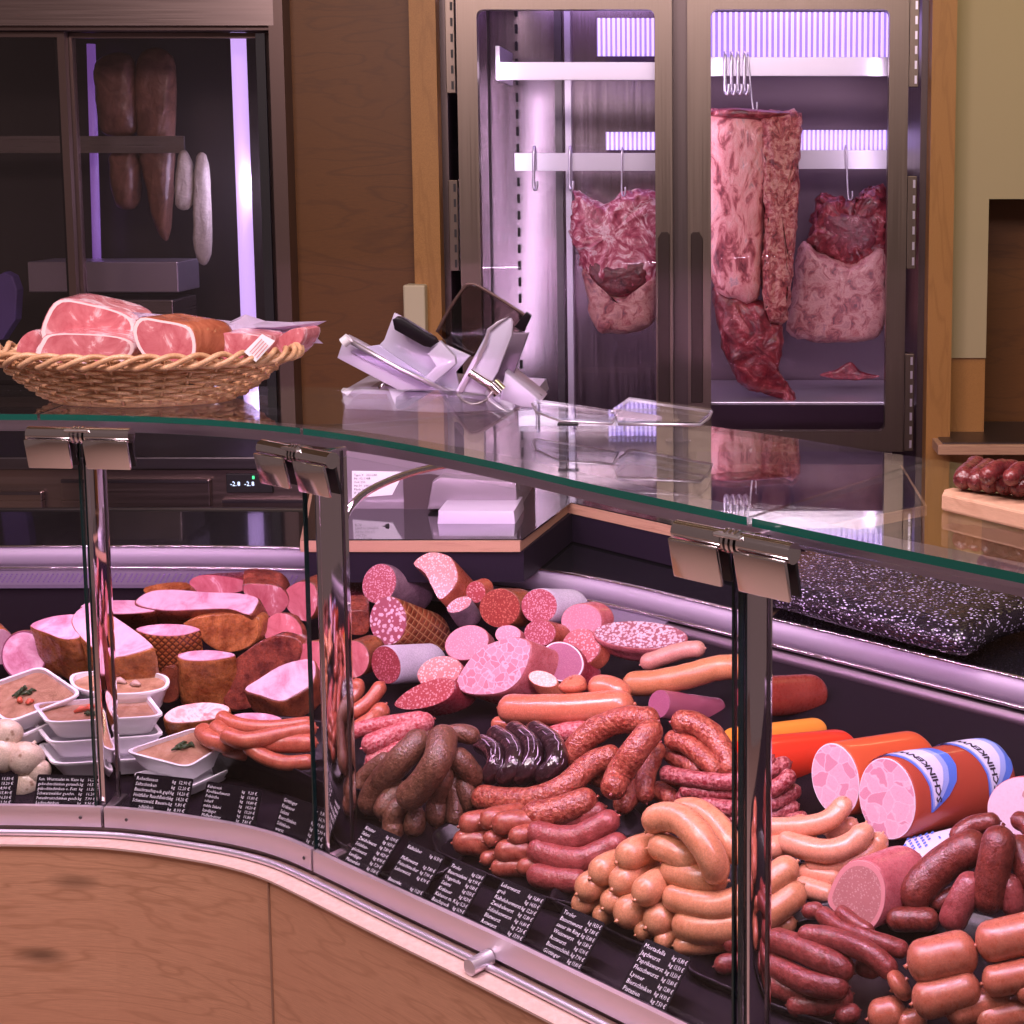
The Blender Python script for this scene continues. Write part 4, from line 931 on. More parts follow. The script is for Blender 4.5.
def run(name, f, mat, group, items, mode='d', **kw):
    """items: (label, radius in frame pixels, heights, points)"""
    for it in items:
        lab, r, hs, pts = it[:4]; k2 = dict(kw); k2.update(it[4] if len(it) > 4 else {})
        P = place(f, pts, hs, mode); rp = r/K if f else r
        sausage(name, P, radm(P[len(P)//2], rp)*1.12, mat, lab, group, **k2)
def stub(f, x, y, h, rise, L, swing=0.0):
    """centre line of a sausage whose near end is at the pixel and that runs back into the heap"""
    (x, y), = fr(f, [(x, y)]); p = ond(x, y, h); _, _, nn, tg = (lambda q: (q[0], q[1], q[2], q[3]))(fdist(p.xy))
    d = V((nn.x+tg.x*swing, nn.y+tg.y*swing, rise)).normalized(); return [p, p+d*L*0.35+V((0, 0, .003)), p+d*L*0.7, p+d*L]
def stubs(name, f, mat, group, items, L=0.09, **kw):
    for lab, r, h, x, y, rise, swing in items:
        P = stub(f, x, y, h, rise, L, swing); rr = radm(P[0], r/K)*1.16
        P = [p-(P[1]-P[0]).normalized()*rr*.7 for p in P]
        sausage(name, P, rr, mat, lab, group, tips=(1, 0), **kw)
g = 'tan bockwurst sausages heaped at the middle front'
run('bockwurst', 'E', SM['bock'], g, [
 ('tan bockwurst arching across the top of the tan heap', 54, [.135, .15, .155, .15, .125, .095], [(420, 265), (470, 212), (560, 222), (635, 300), (685, 390), (690, 455)]),
 ('tan bockwurst lying behind the arched one, its back at the right post', 46, [.12, .13, .13, .12, .10], [(520, 190), (610, 185), (690, 235), (750, 320), (790, 390)]),
 ('tan bockwurst, highest of those whose tip points left at the heap middle', 50, [.115, .115, .11, .10], [(425, 332), (490, 330), (560, 365), (640, 400)]),
 ('tan bockwurst, second down of those with tips at the heap middle', 52, [.085, .09, .09, .085], [(490, 408), (560, 432), (640, 455), (740, 460)]),
 ('long tan bockwurst passing behind the right post, upper of two', 52, [.065, .068, .07, .075, .08, .09], [(495, 512), (590, 545), (700, 560), (800, 530), (900, 465), (1012, 385)]),
 ('long tan bockwurst passing behind the right post, lower of two', 57, [.04, .042, .045, .05, .055, .06], [(530, 620), (630, 645), (760, 640), (870, 600), (960, 540), (1035, 478)]),
 ('tan bockwurst lying lowest along the tray rim under the heap', 34, .02, [(525, 715), (640, 712), (760, 690), (940, 640), (1010, 620)]),
], wob=0.03, wsc=30)
stubs('bockwurst', 'E', SM['bock'], g, [
 ('tan bockwurst end at the top left of the heap, large pale tip', 54, .10, 340, 368, .1, .25),
 ('tan bockwurst end at the left shoulder of the heap', 52, .075, 233, 430, .1, .2),
 ('tan bockwurst end left of centre, below the large pale tip', 55, .07, 318, 470, .1, .1),
 ('tan bockwurst end at the far left edge of the heap', 52, .055, 180, 492, .08, .2),
 ('tan bockwurst end in the shade left of the heap middle', 45, .045, 275, 550, .08, .1),
 ('tan bockwurst end facing straight out, upright and egg shaped', 60, .04, 340, 592, .08, .1),
 ('tan bockwurst end in the middle of the heap with glossy neck', 55, .075, 408, 510, .12, .1),
 ('tan bockwurst end at the middle, just left of the lowest long one', 58, .038, 455, 622, .08, .2),
 ('small tan bockwurst end at the low left of the heap', 42, .03, 158, 556, .05, .2),
 ('small tan bockwurst end low in front, above the third card from the right post', 38, .022, 238, 600, .05, .2),
 ('small tan bockwurst end low between two larger ends', 36, .022, 400, 660, .05, .2),
 ('small tan bockwurst end touching the tray rim at the heap middle', 34, .018, 478, 700, .05, .2)], wob=0.04, wsc=30)
g = 'light wiener sausages right of the right post'
run('wiener', 'F', SM['wien'], g, [
 ('light wiener on top with its right tip curling upward', 37, [.06, .065, .07, .075, .085, .10], [(-60, 742), (60, 740), (160, 735), (250, 712), (305, 660), (316, 622)]),
 ('light wiener with right tip just showing behind the topmost wiener', 31, [.04, .045, .06], [(240, 765), (320, 748), (362, 708)]),
 ('light wiener curving across in front of the topmost wiener', 42, [.055, .055, .055, .06, .07, .08], [(60, 782), (150, 815), (260, 832), (350, 800), (392, 755), (402, 720)]),
 ('light wiener third from the top, tip below the pale ham sausage', 38, [.03, .03, .035, .045, .06], [(160, 880), (280, 890), (380, 860), (440, 810), (468, 760)]),
 ('light wiener tip behind the cut liver sausage, left of two', 35, [.02, .03, .045], [(430, 905), (480, 870), (515, 830)]),
 ('light wiener tip behind the cut liver sausage, right of two', 32, [.015, .02, .03], [(530, 920), (570, 885), (610, 845)]),
 ('light wiener low at the left of the cut liver sausage', 36, .02, [(140, 905), (220, 925), (310, 940)]),
 ('light wiener lowest of the pile, under the tan bockwurst tips', 36, .012, [(120, 960), (200, 985), (280, 1010)]),
], wob=0.02)
stubs('wiener', 'F', SM['wien'], g, [('pinkish sausage end peeking out at the right post', 38, .05, 25, 825, .05, .3), ('small wiener end low beside the right post', 28, .06, -10, 770, .05, .3)], tipm=SM['bock'])
g = 'thin speckled pink sausages behind the wieners'
run('speckled_sausage', 'F', SM['pink'], g, [
 ('thin speckled sausage, topmost behind the right post', 30, [.07]*7, [(-407, 520), (-322, 540), (-222, 554), (-122, 556), (-20, 530), (55, 498), (108, 482)]),
 ('thin speckled sausage, second from top behind the right post', 29, [.05, .05, .05, .055, .065, .07], [(-332, 590), (-242, 597), (-122, 597), (0, 600), (75, 560), (112, 518)]),
 ('thin speckled sausage, third from top behind the right post', 29, [.035]*6, [(-342, 612), (-262, 640), (-140, 662), (0, 655), (80, 620), (140, 582)]),
 ('thin speckled sausage, lowest long one behind the right post', 26, [.018]*5, [(-242, 680), (-120, 705), (0, 700), (80, 672), (138, 648)]),
 ('short speckled sausage tip high at the left of the orange roll', 28, [.07, .08, .085], [(-30, 510), (5, 485), (38, 455)]),
 ('short speckled sausage tip low beside the ham faced roll', 21, .012, [(80, 712), (130, 700), (172, 692)]),
], wob=0.08, wsc=80)
g = 'coarse red smoked sausages arched at the centre'
run('smoked_sausage', 'D', SM['kaba'], g, [
 ('coarse red sausage, upper left arch of the centre pile', 46, [.05, .08, .10, .115, .12], [(118, 655), (150, 575), (235, 505), (340, 470), (465, 478)]),
 ('coarse red sausage running diagonally down from the knot', 50, [.085, .09, .12, .135, .13], [(280, 765), (310, 690), (370, 600), (430, 525), (465, 508)]),
 ('coarse red sausage hanging down on the right of the knot', 36, [.03, .05, .07, .09], [(420, 800), (412, 725), (438, 635), (474, 560)]),
 ('coarse red sausage, upper right arch of the centre pile', 42, [.12, .115, .10, .08, .06], [(515, 480), (600, 485), (680, 535), (735, 620), (760, 700)]),
 ('coarse red sausage, second arch to the right of the knot', 37, [.09, .09, .08, .065], [(495, 545), (575, 565), (650, 625), (710, 690)]),
 ('coarse red sausage, third arch to the right of the knot', 32, [.06, .06, .055], [(495, 600), (565, 635), (640, 690)]),
 ('coarse red sausage low left of the hanging one', 38, [.03, .035, .04], [(300, 830), (350, 780), (400, 720)]),
 ('coarse red sausage low right of the hanging one', 36, [.025, .03], [(450, 740), (530, 790)]),
 ('coarse red sausage deep in the middle behind the diagonal one', 40, [.04, .05, .06], [(200, 720), (280, 660), (360, 600)]),
 ('coarse red sausage deep at right under the three arches', 36, [.03, .035, .03], [(480, 690), (560, 700), (680, 700)]),
], wob=0.09, wsc=60, tipm=SM['pink'])
run('smoked_sausage', 'D', SM['kaba'], g, [
 ('long red sausage whose smooth left end lies before the blood sausages', 46, [.05, .05, .055, .065, .075, .085], [(-262, 772), (-150, 790), (-20, 785), (100, 735), (200, 650), (320, 605)], dict(tips=(1, 0))),
 ('long red sausage, second down, its tip below the diagonal one', 50, [.065, .06, .06, .065], [(-75, 850), (20, 842), (120, 815), (225, 775)]),
], wob=0.05)
run('red_sausage', 'D', SM['red'], 'smooth red sausages in the centre tray', [
 ('smooth red sausage, thin one between the two upper long red sausages', 34, [.03, .035, .045, .05], [(20, 905), (110, 880), (200, 845), (260, 815)]),
 ('smooth red curved sausage sagging in the centre, upper of three', 45, [.055, .05, .05, .06, .07], [(-48, 905), (50, 935), (150, 935), (240, 890), (310, 850)]),
 ('smooth red curved sausage sagging in the centre, middle of three', 45, [.04, .035, .035, .04, .05], [(-45, 975), (60, 1012), (160, 1025), (260, 985), (345, 945)]),
 ('smooth red sausage lying lowest along the centre tray rim', 42, [.02, .02, .02], [(-45, 1075), (60, 1100), (190, 1110)]),
], tipm=SM['fran'])
stubs('knackwurst', 'H', SM['knack'], 'short red knackwurst tips at the front left', [
 ('large short knackwurst lying above the tray rim at far left', 45, .03, 480, 560, .02, 1.5),
 ('knackwurst tip at the upper left of the cluster', 40, .055, 500, 490, .02, .6),
 ('knackwurst tip with pointed casing, upper middle of the cluster', 38, .065, 580, 475, .05, .4),
 ('knackwurst tip at the upper right under the long red sausage', 40, .065, 630, 490, .05, .8),
 ('small knackwurst tip in the middle of the cluster', 28, .045, 585, 550, .02, .4),
 ('knackwurst tip at right of the middle', 40, .035, 640, 600, .02, .9),
 ('small pointed knackwurst tip low in the middle', 26, .02, 572, 628, .02, .3),
 ('knackwurst tip lowest along the tray rim', 33, .015, 620, 662, .02, 1.2),
 ('knackwurst tip squeezed beside the sagging red sausages', 32, .055, 688, 540, .02, .5),
 ('knackwurst tip with loose skin beside the lowest red sausage', 32, .02, 720, 660, .02, 1.0)], L=0.075, wob=0.06)
g = 'brown smoked sausages arched by the middle post'
run('brown_sausage', 'H', SM['olive'], g, [
 ('brown arched sausage, leftmost of the bundle by the middle post', 50, [.02, .06, .11, .13], [(105, 450), (150, 345), (240, 235), (345, 130)]),
 ('brown arched sausage in front, crossing the bundle', 54, [.065, .09, .13, .145], [(240, 400), (310, 345), (385, 235), (410, 115)]),
 ('brown sausage curling under at the front left of the bundle', 38, [.05, .04, .02, .01], [(262, 395), (215, 440), (208, 500), (225, 545)]),
 ('brown sausage lying across the top of the bundle to the right', 32, [.12, .125, .11], [(400, 145), (470, 130), (550, 150)]),
 ('brown sausage arching down on the right of the bundle', 40, [.12, .09, .05], [(440, 200), (500, 265), (540, 330)]),
 ('brown sausage hanging straight down, left of the middle pair', 40, [.01, .04, .08, .10], [(380, 500), (385, 400), (405, 310), (420, 230)]),
 ('brown sausage hanging straight down, right of the middle pair', 32, [.01, .04, .07, .09], [(450, 500), (455, 400), (445, 310), (435, 250)]),
 ('short brown sausage low at the foot of the bundle', 40, [.0, .02, .03], [(295, 540), (295, 480), (320, 430)]),
 ('brown sausage low behind the front crossing one', 40, [.03, .05, .06], [(160, 470), (190, 400), (260, 330)]),
 ('brown sausage filling the bundle on the far right, low', 34, [.02, .05, .07], [(520, 440), (500, 370), (470, 300)]),
 ('brown sausage behind the leftmost, its tip at the middle post', 32, [.03, .05, .08], [(60, 370), (100, 300), (200, 220)]),
], wob=0.05)
g = 'glossy blood sausages in clear casing'
for i, (pts, r) in enumerate([([(545, 165), (605, 205), (612, 262), (568, 322)], 40), ([(600, 128), (680, 190), (686, 265), (625, 325)], 42), ([(672, 112), (755, 180), (752, 262), (690, 322)], 42), ([(752, 112), (840, 175), (850, 255), (775, 322)], 44)]):
    P = place('H', pts, [.07, .08, .075, .05]); lab = ('leftmost of the four', 'second from left of the four', 'third from left of the four', 'rightmost of the four')[i]
    o = sausage('blood_sausage', P, radm(P[1], r/K), SM['blood'], f'curved black glossy blood sausage, {lab}', g, wob=0.04)
    b = NB(); rb_ = radm(P[1], r/K)
    for du_, dz_ in ((.1, 1.0), (.55, .82), (-.45, .86), (.85, .45)):
        q = [p+V((rb_*du_*.8+noise.noise(p*60+V((du_, 0, 0)))*.004, -rb_*abs(du_)*.6, rb_*dz_*1.0)) for p in catmull(P, 5)][2:-1]; tube(b, q, [0.0013*abs(noise.noise(x*130))+.0003 for x in q], 6)
    mk('casing_glint', b, plain('glint_white', (0.55, 0.45, 0.6), 0.3), o)  # pale wavy strands stand in for highlights on the glossy casing
g = 'thin frankfurters bundled in the black tub'
run('frankfurter', 'B', SM['fran'], g, [
 ('thin frankfurter along the top of the bundle in the black tub', 27, [.095, .09, .085, .08], [(150, 690), (225, 728), (350, 740), (530, 722)]),
 ('thin frankfurter just under the top one in the black tub', 30, [.10, .095, .09, .085], [(165, 762), (260, 790), (400, 765), (540, 740)]),
 ('thin frankfurter with its rounded tip at the far left of the tub', 32, [.08, .08, .075], [(78, 742), (125, 785), (215, 812)]),
 ('thin frankfurter lying right, third down in the black tub', 33, [.08, .075, .075], [(310, 798), (410, 802), (540, 800)]),
 ('thin frankfurter sagging over the front of the tub', 27, [.085, .07, .06, .06], [(255, 800), (320, 848), (410, 878), (530, 872)]),
 ('thin frankfurter second from the left tip in the tub', 29, [.09, .085, .08], [(130, 725), (190, 775), (270, 800)]),
 ('thin frankfurter low along the tub rim', 24, [.05, .05], [(170, 825), (275, 848)]),
 ('small frankfurter tip at the left corner of the tub rim', 20, [.045, .045], [(130, 800), (180, 812)]),
 ('thin frankfurter rising right of the middle post, left of two', 24, [.05, .06, .08], [(660, 640), (700, 595), (692, 545)]),
 ('thin frankfurter rising right of the middle post, right of two', 26, [.06, .07, .09], [(665, 690), (745, 635), (802, 560)]),
 ('plump curved frankfurter below the rising pair', 34, [.04, .05, .07], [(680, 760), (765, 705), (812, 645)]),
], wob=0.03)
g = 'coarse fresh red sausages behind the brown bundle'
run('fresh_sausage', 'C', SM['coarse'], g, [
 ('coarse fresh red sausage, uppermost of the stack by the middle post', 28, [.07, .075, .08], [(-20, 780), (120, 735), (340, 700)]),
 ('coarse fresh red sausage, second of the stack, thickest', 38, [.06, .065, .075], [(85, 820), (220, 765), (370, 705)]),
 ('coarse fresh red sausage, third of the stack', 34, [.035, .04, .05], [(100, 880), (170, 850), (290, 810)]),
 ('coarse fresh red sausage tip lowest at the middle post', 30, [.02, .03], [(70, 950), (150, 920)]),
 ('coarse red sausage piece behind the blood sausages', 36, [.04, .05, .05], [(800, 790), (880, 760), (1000, 750)]),
], wob=0.07, wsc=80)
g = 'dark smoked long sausages at the right edge'
run('smoked_long_sausage', 'G', SM['dark'], g, [
 ('dark smoked sausage, thick one running up behind the cut liver sausage', 64, [.035, .06, .08, .10], [(560, 565), (640, 455), (740, 370), (880, 300)]),
 ('dark smoked sausage standing in front, draped over the pile at right', 62, [.055, .09, .13, .15], [(872, 585), (890, 480), (918, 340), (940, 245)]),
 ('dark smoked sausage lying low across under the thick one', 42, [.03, .03, .03], [(480, 612), (580, 612), (690, 612)]),
 ('dark smoked sausage, thin upper one behind the draped one', 35, [.085, .10, .11], [(740, 310), (815, 245), (930, 225)]),
 ('dark smoked sausage at the right edge beyond the draped one', 52, [.12, .10, .07], [(985, 285), (1030, 400), (1075, 500)]),
 ('dark smoked sausage tip low between the thick and pinkish ones', 30, [.03, .035, .04], [(655, 560), (705, 535), (770, 500)]),
 ('dark smoked sausage end high at the right edge', 34, [.12, .12, .11], [(975, 215), (1030, 235), (1080, 300)]),
], wob=0.03)
run('smoked_long_sausage', 'G', SM['darkp'], g, [
 ('pinkish smoked sausage leaning left of the draped dark one', 52, [.04, .07, .10], [(725, 655), (770, 555), (838, 430)]),
 ('pinkish smoked sausage leaning right of the draped dark one', 48, [.05, .075, .10], [(985, 600), (975, 520), (940, 430)]),
], wob=0.03)
g = 'thin dark smoked sausages at the bottom right'
run('thin_smoked_sausage', 'G', SM['thin'], g, [
 ('thin dark sausage, front left one of the bottom bundle', 46, [.06, .065, .065, .05], [(15, 685), (120, 718), (250, 778), (355, 825)]),
 ('thin dark sausage, second one, curving down to the short sausages', 40, [.075, .08, .08, .06], [(135, 672), (280, 690), (420, 748), (520, 835)]),
 ('thin dark sausage running up to the cut liver sausage, long', 33, [.08, .08, .085, .07], [(215, 580), (300, 642), (420, 690), (570, 740)]),
 ('thin dark sausage with tip in front of the cut liver sausage', 28, [.09, .09, .085], [(290, 572), (350, 620), (430, 672)]),
 ('thin dark sausage in the third row of the bottom bundle', 43, [.035, .04, .045, .04], [(-10, 755), (80, 815), (200, 868), (335, 878)]),
 ('thin dark sausage in the fourth row along the tray', 42, [.02, .02, .02], [(-40, 820), (70, 880), (200, 912)]),
 ('short thin dark sausage between the second and third rows', 36, [.045, .045], [(360, 790), (460, 815)]),
 ('thin dark sausage lowest, under the glass edge line', 40, [.01, .015, .02], [(90, 950), (230, 950), (350, 905)]),
 ('thin dark sausage tip low beside the short sausages', 32, [.01, .012], [(280, 1000), (380, 970)]),
 ('thin dark sausage bit behind at the wieners tray rim', 30, [.05, .055], [(150, 580), (235, 575)]),
], wob=0.05)
stubs('thin_smoked_sausage', 'E', SM['thin'], g, [('thin dark sausage end showing left of the right post, low', 34, .012, 712, 792, .02, .8), ('thin dark sausage end tight against the right post', 30, .03, 745, 710, .02, .9)])
g = 'short fat cooked sausages at the bottom right corner'
SH = dict(wob=0.015, domelen=0.75)
run('short_sausage', 'G', SM['short'], g, [
 ('short fat sausage, top left of the corner pile', 78, [.10, .105], [(565, 795), (840, 730)]),
 ('short fat sausage, top right of the corner pile', 72, [.115, .12], [(835, 715), (1110, 650)]),
 ('short fat sausage, second row left, below the top left one', 66, [.07, .075], [(585, 945), (850, 870)]),
 ('short fat sausage, second row right at the frame edge', 55, [.085, .09], [(860, 865), (1100, 815)]),
 ('short fat sausage seen end on, left of the second row', 58, [.05, .06], [(505, 890), (560, 850)]),
 ('short fat sausage, third row middle of the corner pile', 58, [.05, .055], [(715, 985), (970, 915)]),
 ('short fat sausage, low at the left corner of the pile', 60, [.02, .025], [(410, 1005), (560, 970)]),
 ('short fat sausage, low right at the frame bottom edge', 56, [.04, .045], [(830, 1020), (1090, 960)]),
 ('small short sausage end at the right frame edge', 38, [.075, .075], [(990, 905), (1110, 880)]),
 ('short fat sausage bottom most, its tip at the frame bottom', 46, [.015, .02], [(520, 1035), (640, 1000)]),
], **SH)
# dried sausages on the board
for i, (x, y, lab) in enumerate([(962, 483, 'leftmost'), (975, 485, 'second'), (989, 487, 'third'), (1004, 489, 'fourth'), (1018, 491, 'fifth')]):
    a = onz(x, y, ZT+0.034); d = V((0.30, 0.9, 0)).normalized()
    sausage('dried_sausage', [a, a+d*0.03+V((0, 0, .004)), a+d*0.08, a+d*0.12], 0.0125, DRY, f'dark dried sausage on the wooden board, {lab} from the left', 'dried sausages on the board', wob=0.15, wsc=70)
for i, (x, y, lab) in enumerate([(985, 478, 'left'), (1008, 480, 'middle'), (1032, 483, 'right')]):
    a = onz(x, y, ZT+0.050); sausage('dried_sausage', [a, a+V((.02, .03, .004)), a+V((.05, .05, 0))], 0.011, DRY, f'dark dried sausage lying on top of the board pile, {lab} of three', 'dried sausages on the board', wob=0.15, wsc=70)
# ---------------------------------------------------------------- cut pieces
def ell(cx, cy, rx, ry, rot=0, n=20):
    a0 = math.radians(rot); out = []
    for i in range(n):
        a = 2*math.pi*i/n; x = rx*math.cos(a); y = ry*math.sin(a); out.append((cx+x*math.cos(a0)-y*math.sin(a0), cy+x*math.sin(a0)+y*math.cos(a0)))
    return out
def chunk(name, f, face, h, end, he, smat, cmat, label, cat='meat', group=None, normal=None, taper=1.0, dome=0.25, amp=0.0, nsc=25, rim=None, smooth=3, mode='d', swell=0.03, partname='cut_face', rimw=0.93, ret=False, L=None):
    """cut piece: the face outline lies in one plane through its centre; the body runs back to the end point"""
    face = fr(f, face); (ex, ey), = fr(f, [end]) if end else ((0, 0),)
    cx = sum(p[0] for p in face)/len(face); cy = sum(p[1] for p in face)/len(face)
    c = P3(cx, cy, (mode, h)); 
    if isinstance(he, Vector): ax = he
    else: ax = P3(ex, ey, (mode, he))-c
    view = (EYE-c).normalized()
    if not isinstance(he, Vector) and -ax.dot(view) < 0.62*ax.length: ax = ax-view*(0.62*ax.length+ax.dot(view))
    n = normal.normalized() if normal else (view*0.72-ax.normalized()*0.45).normalized()
    P = []
    for x, y in face:
        r = ray(x, y); P.append(EYE+r*((c-EYE).dot(n)/r.dot(n)))
    if smooth: P = catmull(P, smooth, True)
    m = len(P); c = sum(P, V())/m
    prof = [(0, 1), (0.012, 1+swell*.6), (0.06, 1+swell), (0.2, 1+swell)]; nb = 7
    for k in range(1, nb): prof.append((0.2+(1-dome-0.2)*k/nb, 1+swell+(taper-1)*(k/nb)))
    for k in range(7):
        a = k/6*math.pi/2; prof.append((1-dome+dome*math.sin(a), max(0.02, (taper+swell)*math.cos(a)**0.7 if k < 6 else 0.02)))
    rings = []; bm = NB()
    for t, s in prof:
        ring = []
        for p in P:
            q = c+ax*t+(p-c)*s
            if amp: q += noise.noise_vector(q*nsc)*amp*min(1, t*8)+noise.noise_vector(q*nsc*2.7)*amp*.4*min(1, t*8)
            ring.append(bm.verts.new(q))
        rings.append(ring)
    for a, b_ in zip(rings, rings[1:]):
        for i in range(m): bm.faces.new((a[i], a[(i+1) % m], b_[(i+1) % m], b_[i]))
    bm.faces.new(rings[0][::-1]); bm.faces.new(rings[-1])
    base_ = V((c.x+ax.x/2, c.y+ax.y/2, min(min(v.co.z for v in bm.verts), c.z)))
    o = mk(name, bm, smat, None, True, label, cat, group, origin=base_, auto=50)
    bm = NB(); e = n*0.0016; lo = [bm.verts.new(c+(p-c)*0.995) for p in P]; hi = [bm.verts.new(c+(p-c)*0.985+e) for p in P]
    if rim:
        md = [bm.verts.new(c+(p-c)*rimw+e*1.05) for p in P]
        for i in range(m):
            j = (i+1) % m; bm.faces.new((hi[i], hi[j], md[j], md[i])).material_index = 1
        bm.faces.new(md)
    else: bm.faces.new(hi)
    for i in range(m):
        j = (i+1) % m; bm.faces.new((lo[i], lo[j], hi[j], hi[i])).material_index = 1 if rim else 0
    fo = mk(partname, bm, [cmat]+([rim] if rim else []), o, False)
    if ret:
        def surf(u, t, off=0.0015):
            """point on the body: u around (0..1), t along"""
            i = (u % 1.0)*m; i0 = int(i) % m; p = P[i0].lerp(P[(i0+1) % m], i-int(i))
            s = 1+swell
            for (t0, s0_), (t1, s1_) in zip(prof, prof[1:]):
                if t0 <= t <= t1: s = s0_+(s1_-s0_)*(t-t0)/(t1-t0); break
            return c+ax*t+(p-c)*s+(p-c).normalized()*off
        return o, surf, P, c, ax
    return o
CM = {}
CM['salami'] = cutm('salami_cut', (0.36, 0.060, 0.085), (0.60, 0.28, 0.34), 270, 0.34)
CM['salami_b'] = cutm('salami_bright_cut', (0.38, 0.055, 0.065), (0.64, 0.30, 0.32), 230, 0.32)
CM['salami_d'] = cutm('salami_dark_cut', (0.22, 0.025, 0.035), (0.42, 0.14, 0.17), 260, 0.30)
CM['salami_r'] = cutm('salami_red_cut', (0.25, 0.028, 0.020), (0.44, 0.13, 0.09), 240, 0.30)
CM['coarse'] = cutm('coarse_salami_cut', (0.28, 0.05, 0.08), (0.64, 0.42, 0.50), 120, 0.36)
CM['long'] = cutm('flat_salami_cut', (0.30, 0.09, 0.12), (0.62, 0.46, 0.54), 190, 0.46, warp=1)
CM['pate'] = cutm('liver_sausage_cut', (0.46, 0.19, 0.18), (0.60, 0.36, 0.33), 300, 0.25, extra=(0.34, 0.12, 0.12))
CM['purple'] = cutm('fine_purple_cut', (0.32, 0.08, 0.15), (0.42, 0.14, 0.21), 500, 0.25)
CM['pinkfine'] = cutm('pale_pink_cut', (0.60, 0.23, 0.30), (0.66, 0.34, 0.40), 260, 0.28)
CM['pinkham'] = mosaic('ham_sausage_cut', (0.62, 0.28, 0.35), (0.70, 0.42, 0.50), 75, 0.07, (0.54, 0.20, 0.26), 0.6)
CM['schinken'] = mosaic('pale_ham_roll_cut', (0.66, 0.37, 0.44), (0.70, 0.44, 0.50), 50, 0.05, (0.54, 0.24, 0.31), 0.5)
CM['ham'] = meatm('boiled_ham_cut', [(0.36, (0.50, 0.16, 0.24)), (0.50, (0.68, 0.32, 0.43)), (0.62, (0.80, 0.52, 0.62))], 22, 0.8, 0.35, 0.08)
CM['ham_p'] = meatm('pale_ham_cut', [(0.34, (0.50, 0.20, 0.28)), (0.46, (0.64, 0.36, 0.44)), (0.64, (0.72, 0.48, 0.56))], 18, 1.0, 0.35, 0.1)
CM['raw'] = meatm('cured_ham_cut', [(0.30, (0.42, 0.08, 0.10)), (0.54, (0.58, 0.18, 0.20)), (0.62, (0.80, 0.52, 0.54)), (0.70, (0.52, 0.14, 0.17))], 15, 1.4, 0.22, 0.12)
CM['roll'] = meatm('rolled_belly_cut', [(0.35, (0.66, 0.20, 0.22)), (0.50, (0.92, 0.68, 0.66)), (0.62, (0.80, 0.36, 0.36))], 16, 2.5, 0.3, 0.1)
CM['white'] = plain('pale_casing', (0.80, 0.72, 0.80), 0.35, 0, 0.3)
KM = {}
KM['brownred'] = skin('brown_red_casing', (0.30, 0.05, 0.03), (0.44, 0.11, 0.06), 30, 0.3, 100, 0.2, 0.4)
KM['darkred'] = skin('dark_red_casing', (0.20, 0.018, 0.03), (0.34, 0.04, 0.055), 25, 0.25, 80, 0.15, 0.6)
KM['pinkskin'] = skin('pink_casing', (0.42, 0.09, 0.10), (0.58, 0.18, 0.19), 30, 0.28, 80, 0.1, 0.5)
KM['grey'] = skin('grey_mould_casing', (0.16, 0.09, 0.12), (0.30, 0.18, 0.22), 40, 0.55, 100, 0.3, 0.1)
KM['golden'] = skin('golden_smoked_rind', (0.20, 0.045, 0.012), (0.54, 0.20, 0.06), 34, 0.28, 60, 0.9, 0.6)
KM['brown'] = skin('brown_smoked_rind', (0.11, 0.022, 0.012), (0.30, 0.08, 0.032), 40, 0.33, 70, 0.5, 0.4)
KM['crust'] = skin('dark_crust', (0.09, 0.014, 0.012), (0.38, 0.09, 0.05), 34, 0.3, 60, 0.9, 0.4)
KM['paper'] = skin('white_paper_casing', (0.50, 0.44, 0.54), (0.62, 0.56, 0.66), 10, 0.4, 60, 0.1, 0.2)
KM['orange'] = skin('orange_ring_casing', (0.62, 0.17, 0.09), (0.70, 0.23, 0.13), 20, 0.2, 30, 0.04, 0.7)
KM['redwrap'] = plain('bright_red_casing', (0.72, 0.045, 0.018), 0.3, 0, 0.5)
KM['orangewrap'] = plain('orange_red_casing', (0.62, 0.10, 0.035), 0.32, 0, 0.5)
KM['brick'] = plain('brick_red_casing', (0.42, 0.065, 0.035), 0.34, 0, 0.4)
KM['yellow'] = plain('amber_casing', (0.80, 0.30, 0.04), 0.3, 0, 0.4)
# rind with a net pattern: raised cords over golden brown
def netm(name, c1, c2, cord, sx, thr=0.10):
    m, nt, b = newmat(name); v = coords(nt, (1, 1, 1)); f = noiset(nt, v, 25, 3)
    cc = ramp(nt, f, [(0.35, c1), (0.65, c2)])
    ge = nt.nodes.new('ShaderNodeSeparateXYZ'); nt.links.new(v, ge.inputs[0])
    outs = []
    for s1, s2, s3 in ((1, 0.3, 1), (1, 0.3, -1)):
        m1 = nt.nodes.new('ShaderNodeVectorMath'); m1.operation = 'DOT_PRODUCT'; m1.inputs[1].default_value = (s1*sx, s2*sx, s3*sx); nt.links.new(v, m1.inputs[0])
        pp = nt.nodes.new('ShaderNodeMath'); pp.operation = 'PINGPONG'; pp.inputs[1].default_value = 0.5; nt.links.new(m1.outputs['Value'], pp.inputs[0]); outs.append(pp.outputs[0])
    mn = nt.nodes.new('ShaderNodeMath'); mn.operation = 'MINIMUM'; nt.links.new(outs[0], mn.inputs[0]); nt.links.new(outs[1], mn.inputs[1])
    k = ramp(nt, mn.outputs[0], [(thr, (1,)*3), (thr+0.08, (0,)*3)])
    nt.links.new(mixc(nt, k, cc, cord), b.inputs['Base Color']); b.inputs['Roughness'].default_value = 0.4; b.inputs['Coat Weight'].default_value = 0.3
    bump(nt, b, mn.outputs[0], 0.6, 0.004); return m
KM['netted'] = netm('netted_casing', (0.16, 0.03, 0.012), (0.32, 0.085, 0.035), (0.45, 0.22, 0.10), 60, 0.03)
